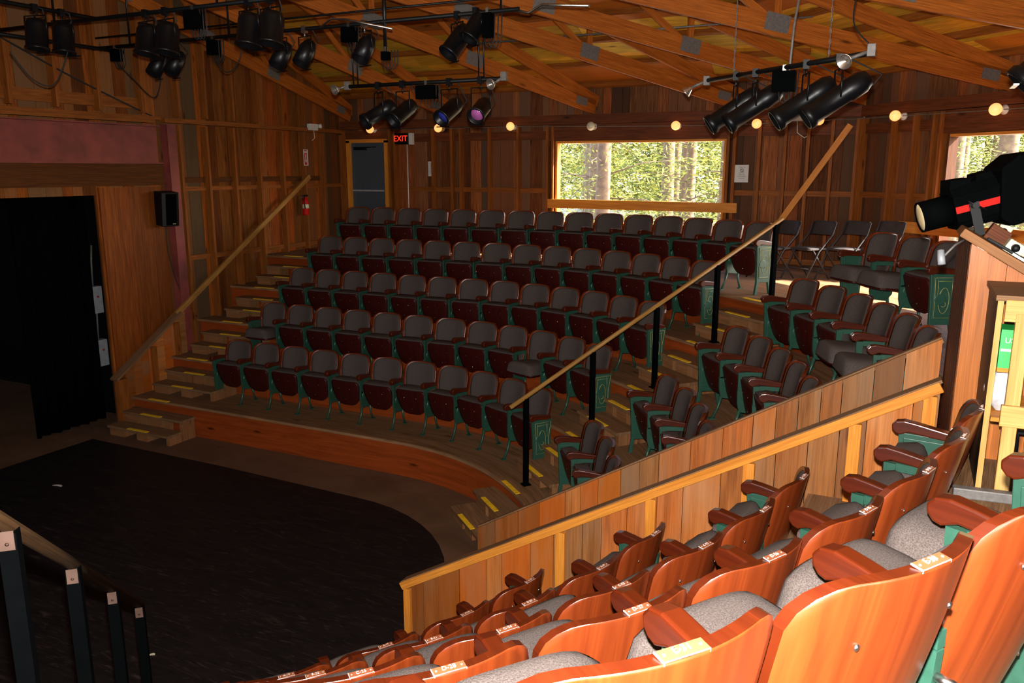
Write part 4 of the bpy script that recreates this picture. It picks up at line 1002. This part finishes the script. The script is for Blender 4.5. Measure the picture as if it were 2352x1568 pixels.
def box_on(p, label, s=(.13, .10, .15), mat='post'):
    t_ = thing('outlet_box', label, 'outlet box', p, 0, 'outlet boxes on the lighting pipes'); mb = MB(); mb.box((0, 0, -s[2] / 2 - .03), s); mb.build('case', mat, t_, bevel=.004)
    mb = MB(); mb.box((0, 0, -.01), (.03, .05, .06)); mb.build('strap', 'steel', t_)
    mb = MB()
    for i in range(3): x = -.04 + .04 * i; mb.tube([(x, 0, -s[2] - .03), (x + .01, .01, -s[2] - .10), (x + .05, .02, -s[2] - .13), (x + .10, .02, -s[2] - .06), (x + .12, 0, -.02)], .006, 6)
    mb.build('cable', 'rubber', t_)
for p, lb, s in (((-3.88, RB, RIGZ), 'black outlet box at the stage-wall end of the long pipe', (.12, .10, .15)), ((-2.16, RB, RIGZ), 'black outlet box between the two can pairs', (.13, .12, .17)), ((-.13, RB, RIGZ), 'black outlet box by the silver-sided can lamp', (.16, .12, .15)), ((.34, RB, RIGZ - .28), 'small box at the foot of the drop rod', (.08, .08, .09)), ((1.60, RB, RIGZ + .02), 'tall outlet box at the free end of the long pipe', (.10, .10, .24)),
                 ((-.92, 1.15, RIGZ), 'grey-edged outlet box beside the big lamps over the stage', (.16, .13, .17)), ((.83, 2.66, 4.75), 'black outlet box on the short hanging pipe', (.22, .12, .14)), (tuple(P60.lerp(P61, .55)), 'black outlet box amid the four long spotlights', (.19, .12, .17))):
    box_on(p, lb, s)
mb = MB(); mb.tube([(.34, RB, RIGZ - .3), (.34, RB, RIGZ + .6)], .02, 8); tag(mb.build('drop_pipe', 'blackm'), 'upright drop pipe through the long lighting pipe', 'pipe')
def flood(p, d, arm, label):
    t_ = thing('flood_bulb', label, 'flood lamp', p); d = Vector(d).normalized(); a = Vector(arm)
    mb = MB(); mb.box((0, 0, 0), (.06, .05, .09)); mb.build('junction_box', 'galv', t_, bevel=.004)
    mb = MB(); mb.tube([(0, 0, 0), a * .6, a], .014); mb.build('socket', 'galv', t_)
    mb = MB(); mb.lathe([(.018, 0), (.03, .03), (.055, .075), (.058, .085), (.05, .085), (.02, .04), (0, .04)], a, d, 18); mb.build('reflector', 'mirror', t_)
flood((-.22, 2.66, 4.76), (-.2, -.9, -.25), (-.06, -.06, -.03), 'silver flood bulb at the stage-wall end of the short hanging pipe')
flood((1.76, 2.66, 4.77), (-.3, -.9, -.3), (-.07, -.05, -.06), 'silver flood bulb at the free end of the short hanging pipe')
flood(tuple(P60 + Vector((-.02, .02, .0))), (-.7, -.1, -.6), (-.14, -.02, -.06), 'silver flood bulb at the left end of the four-spotlight pipe')
flood(tuple(P61 + Vector((.02, -.02, .02))), (-.3, -.9, -.3), (-.15, -.04, -.06), 'silver flood bulb at the right end of the four-spotlight pipe')
# loose cables
def cable(pts, label, r=.007, mat='rubber', name='cable'):
    ps = [Vector(p) for p in pts]; out = []
    for i in range(len(ps) - 1):
        for j in range(6):
            t = j / 6; p0 = ps[max(0, i - 1)]; p1 = ps[i]; p2 = ps[i + 1]; p3 = ps[min(len(ps) - 1, i + 2)]
            out.append(.5 * ((2 * p1) + (p2 - p0) * t + (2 * p0 - 5 * p1 + 4 * p2 - p3) * t * t + (3 * p1 - p0 - 3 * p2 + p3) * t ** 3))
    out.append(ps[-1]); mb = MB(); mb.tube(out, r, 6); return tag(mb.build(name, mat), label, 'cable')
cable([(-3.88, RB, RIGZ - .2), (-3.7, 2.7, 5.0), (-3.35, 2.72, 4.75), (-3.05, RB, 5.1), (-2.9, RB, 5.35)], 'black cable sagging under the stage-wall end of the long pipe')
cable([(-2.16, RB, RIGZ - .2), (-2.05, RB, 5.02), (-1.9, RB, 5.0), (-1.75, RB, 5.15), (-1.7, RB, 5.38)], 'black cable loop hanging beside the middle outlet box')
cable([(-4.8, 1.6, 5.5), (-4.84, 2.6, 5.1), (-4.86, 3.6, 4.75), (-4.87, 4.0, 4.62)], 'black cable running down the stage wall to the girder', .012)
cable([(-2.7, .4, 5.0), (-2.68, .6, 4.75), (-2.62, .8, 4.72), (-2.58, .98, 5.1)], 'black cable loop under the top left lamp pair')
cable([(-4.84, 4.02, 2.98), (-4.86, 4.05, 2.5), (-4.86, 4.22, 1.9), (-4.85, 4.5, 1.45)], 'thin black wire hanging from the wall speaker')
mb = MB(); mb.tube([(1.86, RB, RIGZ), (2.05, RB + .02, RIGZ - .04), (2.2, RB, RIGZ + .02), (2.75, RB - .15, RIGZ - .06)], .014, 8); tag(mb.build('metal_conduit', 'steel'), 'bright bent metal conduit at the free end of the long pipe', 'conduit')
mb = MB(); mb.tube([(-.45, RB - .1, RIGZ - .02), (-.3, RB - .1, RIGZ + .06), (-.1, RB - .1, RIGZ + .04), (.5, RB - .1, RIGZ - .1)], .013, 8); tag(mb.build('metal_conduit', 'steel'), 'bright bent metal conduit in the middle of the long pipe', 'conduit')
for p0, p1, lb in (((-1.2, 6.4, 5.72), (4.3, 6.4, 5.74), 'grey conduit under the roof parallel to the far wall'), ((-3.4, 5.0, 6.3), (-.3, 4.2, 6.4), 'grey conduit under the roof near the stage wall'), ((2.0, 5.6, 6.0), (3.6, 4.6, 6.05), 'grey conduit feeding the four-spotlight pipe'), ((3.9, 4.9, 5.85), (6.4, 2.6, 5.85), 'grey conduit along the roof at the right')):
    mb = MB(); mb.tube([p0, p1], .013, 8); tag(mb.build('metal_conduit', 'galv'), lb, 'conduit')
cable([(3.55, 4.62, 6.04), (4.2, 3.6, 5.9), (4.6, 2.7, 5.5), (4.62, 2.42, 5.0), (4.60, 2.45, 4.6)], 'grey flexible cable curving down to the outlet box amid the spotlights', .012, 'galv')
cable([(5.0, 3.7, 5.8), (5.1, 2.4, 5.3), (5.12, 2.0, 4.95), (5.25, 1.78, 4.76)], 'dark cord dropping to the right flood bulb', .006)
# stage lamp in the top right corner
rt = lamp_fixture('ers', (6.42, 1.0, 4.86), (5.7, 1.0, 4.12), 'large black spotlight with silver edges in the top right corner', 'lens_d', L=.62, D=.24, drop=.2)
mb = MB()
for x in (0, .06):
    p = Vector((-.26 + x, -.05, -.52 + x * .9)); mb.bar(p + Vector((0, -.13, 0)), p + Vector((0, .13, 0)), .03, .008)
mb.build('color_frame', 'steel', rt)
rt2 = lamp_fixture('ers', (6.42, .45, 5.0), (5.85, .4, 4.2), 'second black spotlight cut by the top right corner of the picture', 'lens_d', L=.55, D=.22, drop=.1)
pipe((6.42, -.5, 4.9), (6.42, 1.6, 4.9), 'black pipe carrying the top right spotlights')

# ------------------------------------------------------------------ globe lamps on the far wall
def globe(p, n, lit, label):
    t_ = thing('globe_lamp', label, 'globe lamp', p, 0, 'string of globe lamps along the top of the walls'); n = Vector(n).normalized()
    mb = MB(); mb.lathe([(.06, -.17), (.06, -.14), (.03, -.13), (.025, -.05)], (0, 0, 0), n, 16); mb.build('base', 'white', t_)
    mb = MB(); mb.lathe([(0.03 if i == 0 else .075 * math.sin(math.pi * i / 14), -.075 * math.cos(math.pi * i / 14)) for i in range(15)], (0, 0, 0), n, 20); mb.build('globe', 'bulb' if lit else 'bulb_off', t_)
BUL = [(-4.10, 4.61), (-2.54, 4.60), (-1.02, 4.60), (.53, 4.57), (2.02, 4.545), (3.32, 4.545), (4.25, 4.575)]
for i, (a, z) in enumerate(BUL): globe((a, 8.50, z), (0, -1, 0), i != 3, '%s globe lamp on the far wall, %s from the stage wall' % ('unlit' if i == 3 else 'lit orange', ORD[i]))
for i, (a, b, z) in enumerate(((5.32, 7.95, 4.58), (6.47, 6.80, 4.56), (7.6, 5.67, 4.56))): globe((a, b, z), (-1, -1, 0), True, 'lit orange globe lamp on the diagonal wall, %s from the corner' % ORD[i])
mb = MB(); pts = [(a, 8.60, z) for a, z in BUL] + [(4.72, 8.55, 4.58), (5.40, 8.02, 4.58), (6.55, 6.87, 4.56), (7.7, 5.73, 4.56)]; mb.tube(pts, .006, 6); tag(mb.build('lamp_wire', 'galv'), 'thin wire that strings the globe lamps together', 'wire')

# ------------------------------------------------------------------ signs and fittings
ex = thing('exit_sign', 'black exit sign with glowing red letters above the far seats', 'exit sign', (-3.39, 8.57, 4.42))
mb = MB(); mb.box((0, 0, 0), (.30, .10, .21)); mb.build('case', 'black', ex, bevel=.006)
text_mesh('lettering', 'EXIT', .155, 'exit', ex, (-.015, -.0525, 0), (R_(90), 0, 0), .002)
mb = MB(); mb.box((.185, .03, .0), (.07, .10, .22)); mb.build('battery_box', 'white', ex, bevel=.006)
mb = MB(); mb.tube([(-3.36, 8.68, 4.32), (-3.36, 8.69, ZF)], .01, 8); tag(mb.build('metal_conduit', 'white'), 'thin white conduit running down from the exit sign', 'conduit')
def notice(x, y, z, w, h, label, ln):
    t_ = thing('paper_notice', label, 'notice', (x, y, z), 0, 'white paper notices on the far wall'); mb = MB(); mb.box((0, 0, 0), (w, .004, h)); mb.build('sheet', 'paper', t_)
    yy = h * .36
    text_mesh('lettering', 'Thank You', h * .085, 'ink', t_, (0.01, -.003, yy), (R_(90), 0, 0), .0004)
    mb = MB(); mb.tube([(.01 + h * .09 * math.cos(a), -.003, h * .19 + h * .09 * math.sin(a)) for a in [i * math.pi / 10 for i in range(21)]], .0035, 5, cap=False); mb.tube([(.01 - h * .06, -.003, h * .25), (.01 + h * .06, -.003, h * .13)], .003, 5); mb.build('symbol', 'ink', t_)
    for i, s_ in enumerate(('FOR NOT', 'SMOKING', 'IN THIS PUBLIC', 'BUILDING')): text_mesh('lettering', s_, h * .075, 'ink', t_, (.01, -.003, h * (.04 - .1 * i)), (R_(90), 0, 0), .0004)
notice(-2.80, 8.66, 3.85, .15, .28, 'narrow paper notice between studs beside the exit sign', 6)
notice(3.10, 8.63, 3.77, .23, .28, 'paper notice on the board right of the far window', 6)
el = thing('emergency_light', 'white emergency light box high on the stage wall', 'emergency light', (-4.80, 7.62, 4.63)); mb = MB(); mb.box((0, 0, 0), (.08, .24, .12)); mb.build('case', 'white', el, bevel=.008)
mb = MB(); mb.lathe([(.03, 0), (.05, .06), (.045, .06), (0, .03)], (.02, .14, .02), (.5, .8, .1), 14); mb.build('lamp_head', 'white', el); mb = MB(); mb.tube([(0, .03, -.06), (0, .05, -.2), (-.03, 0, -.25)], .006); mb.build('cord', 'white', el)
el = thing('emergency_light', 'white emergency light box under the long spotlights on the far wall', 'emergency light', (3.90, 8.58, 4.66)); mb = MB(); mb.box((0, 0, 0), (.20, .09, .17)); mb.build('case', 'white', el, bevel=.008)
mb = MB(); mb.lathe([(.03, 0), (.06, .06), (.05, .06), (0, .02)], (-.08, -.05, -.03), (-.4, -.9, -.1), 16); mb.build('lamp_head', 'mirror', el); mb = MB(); mb.tube([(.02, 0, -.08), (.03, 0, -.26), (.14, .02, -.34), (.20, .05, -.3)], .006); mb.build('cord', 'white', el)
sg = thing('extinguisher_sign', 'narrow red and white arrow sign on the stage wall', 'sign', (-4.80, 7.38, 4.06)); mb = MB(); mb.box((0, 0, 0), (.012, .12, .30)); mb.build('panel', 'paper', sg)
mb = MB(); mb.box((.007, -.01, -.025), (.002, .075, .215)); mb.box((.007, -.01, .13), (.002, .07, .02)); mb.build('red_field', 'red', sg)
mb = MB(); mb.prism([(-.012, .06), (.012, .06), (.012, -.05), (.026, -.05), (0, -.11), (-.026, -.05), (-.012, -.05)], ((.0087, -.01, 0), (0, 1, 0), (0, 0, 1), (1, 0, 0)), .001); mb.build('arrow', 'paper', sg)
text_mesh('lettering', 'FIRE', .028, 'red', sg, (.0075, -.01, .10), (R_(90), 0, R_(90)), .0005)
fe = thing('fire_extinguisher', 'red fire extinguisher with pale label hung on the stage wall', 'fire extinguisher', (-4.78, 7.28, 2.98))
mb = MB(); mb.lathe([(0, 0), (.055, .004), (.062, .02), (.062, .27), (.045, .315), (.018, .33), (.018, .35), (0, .35)], (0, 0, 0), (0, 0, 1), 20); mb.build('cylinder', 'red', fe)
mb = MB(); mb.lathe([(.0632, .13), (.0632, .21)], (0, 0, 0), (0, 0, 1), 20); mb.build('label_band', 'cream', fe)
mb = MB(); mb.box((0, .02, .37), (.03, .10, .03)); mb.tube([(0, -.03, .36), (.03, -.075, .30), (.05, -.075, .12)], .01); mb.build('valve', 'black', fe)
mb = MB(); mb.box((-.075, 0, .2), (.03, .05, .36)); mb.build('bracket', 'steel', fe)
sp = thing('wall_speaker', 'black loudspeaker hung on the boards beside the red column', 'speaker', (-4.78, 4.02, 3.24)); sp.rotation_euler = (0, R_(6), R_(-14))
mb = MB(); mb.prism([(-.13, -.14), (.10, -.14), (.13, -.09), (.13, .09), (.10, .14), (-.13, .14)], ((0, 0, 0), (1, 0, 0), (0, 1, 0), (0, 0, 1)), .52); mb.build('cabinet', 'black', sp, bevel=.008)
mb = MB(); mb.box((.131, 0, 0), (.008, .17, .48)); mb.build('grille', 'cloth', sp)
mb = MB(); mb.box((.136, .04, -.22), (.003, .05, .012)); mb.build('badge', 'steel', sp)
mb = MB(); mb.bar((4.70, 8.58, 4.50), (3.72, 8.58, 2.95), .045, .09, side=(0, 1, 0)); tag(mb.build('diagonal_brace', 'pine'), 'diagonal timber brace across the far wall studs', 'brace')

# ------------------------------------------------------------------ outdoors
mb = MB(); mb.grid(lambda u, v: Vector((-60 + 140 * u, 9.2 + 110 * v, .9 + 2.2 * v + .5 * math.sin(u * 31) * math.sin(v * 17))), 40, 30, flip=False); struct(mb.build('ground', 'ground'), 'bright sandy ground outside the barn windows')
rt_ = random.Random(11)
def tree(x, y, h, r, kind, label, grp='pine trees outside the barn windows', big=1.0):
    z0 = 1.0
    t_ = thing('pine_tree', label, 'tree', (x, y, z0), 0, grp)
    mb = MB(); lean = rt_.uniform(-.3, .3)
    mb.tube([(lean * f * f, .2 * math.sin(f * 3 + x) * f, h * f) for f in [i / 8 for i in range(9)]], [r * (1.12 - .6 * i / 8) for i in range(9)], 9); mb.build('trunk', 'bark', t_)
    mb = MB()
    for i in range(16):
        a = rt_.uniform(0, 6.28); z = rt_.uniform(1.2, h * .8); L = rt_.uniform(.7, 2.0); p = Vector((lean * (z / h) ** 2, 0, z)); d = Vector((math.cos(a), math.sin(a), rt_.uniform(-.25, .3)))
        mb.tube([p, p + d * L * .5 + Vector((0, 0, .06)), p + d * L - Vector((0, 0, .12))], [.018, .012, .004], 5)
    mb.build('branches', 'bark', t_)
    mb = MB()
    for i in range(kind):
        a = rt_.uniform(0, 6.28); z = rt_.uniform(.6, min(h, 8.0)); L = rt_.uniform(.3, 1.7); c = Vector((lean + math.cos(a) * L, math.sin(a) * L, z + rt_.uniform(-.2, .2)))
        for j in range(11):
            q = c + Vector((rt_.gauss(0, .22), rt_.gauss(0, .22), rt_.gauss(0, .10))); e1 = Vector((rt_.gauss(0, 1), rt_.gauss(0, 1), rt_.gauss(0, .4))).normalized() * rt_.uniform(.04, .10) * big; e2 = e1.orthogonal().normalized() * rt_.uniform(.008, .022) * big
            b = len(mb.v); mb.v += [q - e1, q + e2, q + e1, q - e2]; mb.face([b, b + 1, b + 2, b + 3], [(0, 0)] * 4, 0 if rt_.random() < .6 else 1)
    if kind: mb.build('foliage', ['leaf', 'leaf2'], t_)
TR = [(-1.9, 15.5, 11, .20), (-0.7, 12.6, 10, .17), (-3.2, 18.5, 12, .17), (-4.6, 22, 13, .2), (.2, 16.4, 12, .13), (-1.0, 19.2, 12, .19), (.9, 14.2, 12, .11), (1.9, 13.4, 12, .16), (1.5, 17.5, 12, .2), (2.6, 15.3, 12, .18), (-2.3, 25, 14, .22), (.6, 22.5, 13, .21), (3.3, 18.6, 12, .2), (2.5, 24, 14, .23), (-5.9, 27, 14, .25), (-.4, 29, 15, .25), (3.9, 28, 15, .24),
      (6.7, 23, 14, .22), (7.7, 19.5, 13, .24), (7.1, 28, 14, .2), (9.0, 26, 14, .22), (8.5, 33, 15, .25), (6.2, 34, 15, .25), (5.5, 24, 13, .2), (10.5, 21, 13, .22)]
rb = random.Random(5)
FAR = [(-13 + 1.55 * i + rb.uniform(-.5, .5), 31 + rb.uniform(0, 9)) for i in range(13)] + [(5.2 + 1.6 * i, 36 + rb.uniform(0, 8)) for i in range(6)]
SZ = ['slim', 'stout', 'tall', 'bushy', 'leaning']
for i, (x, y, h, r) in enumerate(TR):
    tree(x, y, h, r, 230, 'sunlit pine, %s in depth, seen through the %s window' % (ORD[i] if i < 15 else 'number %d' % (i + 1), 'far' if i < 17 else 'right'))
for i, (x, y) in enumerate(FAR):
    tree(x, y, 11, .15, 420, 'bushy pine in the deep forest edge behind the nearer trunks', 'deep forest edge', 2.6)
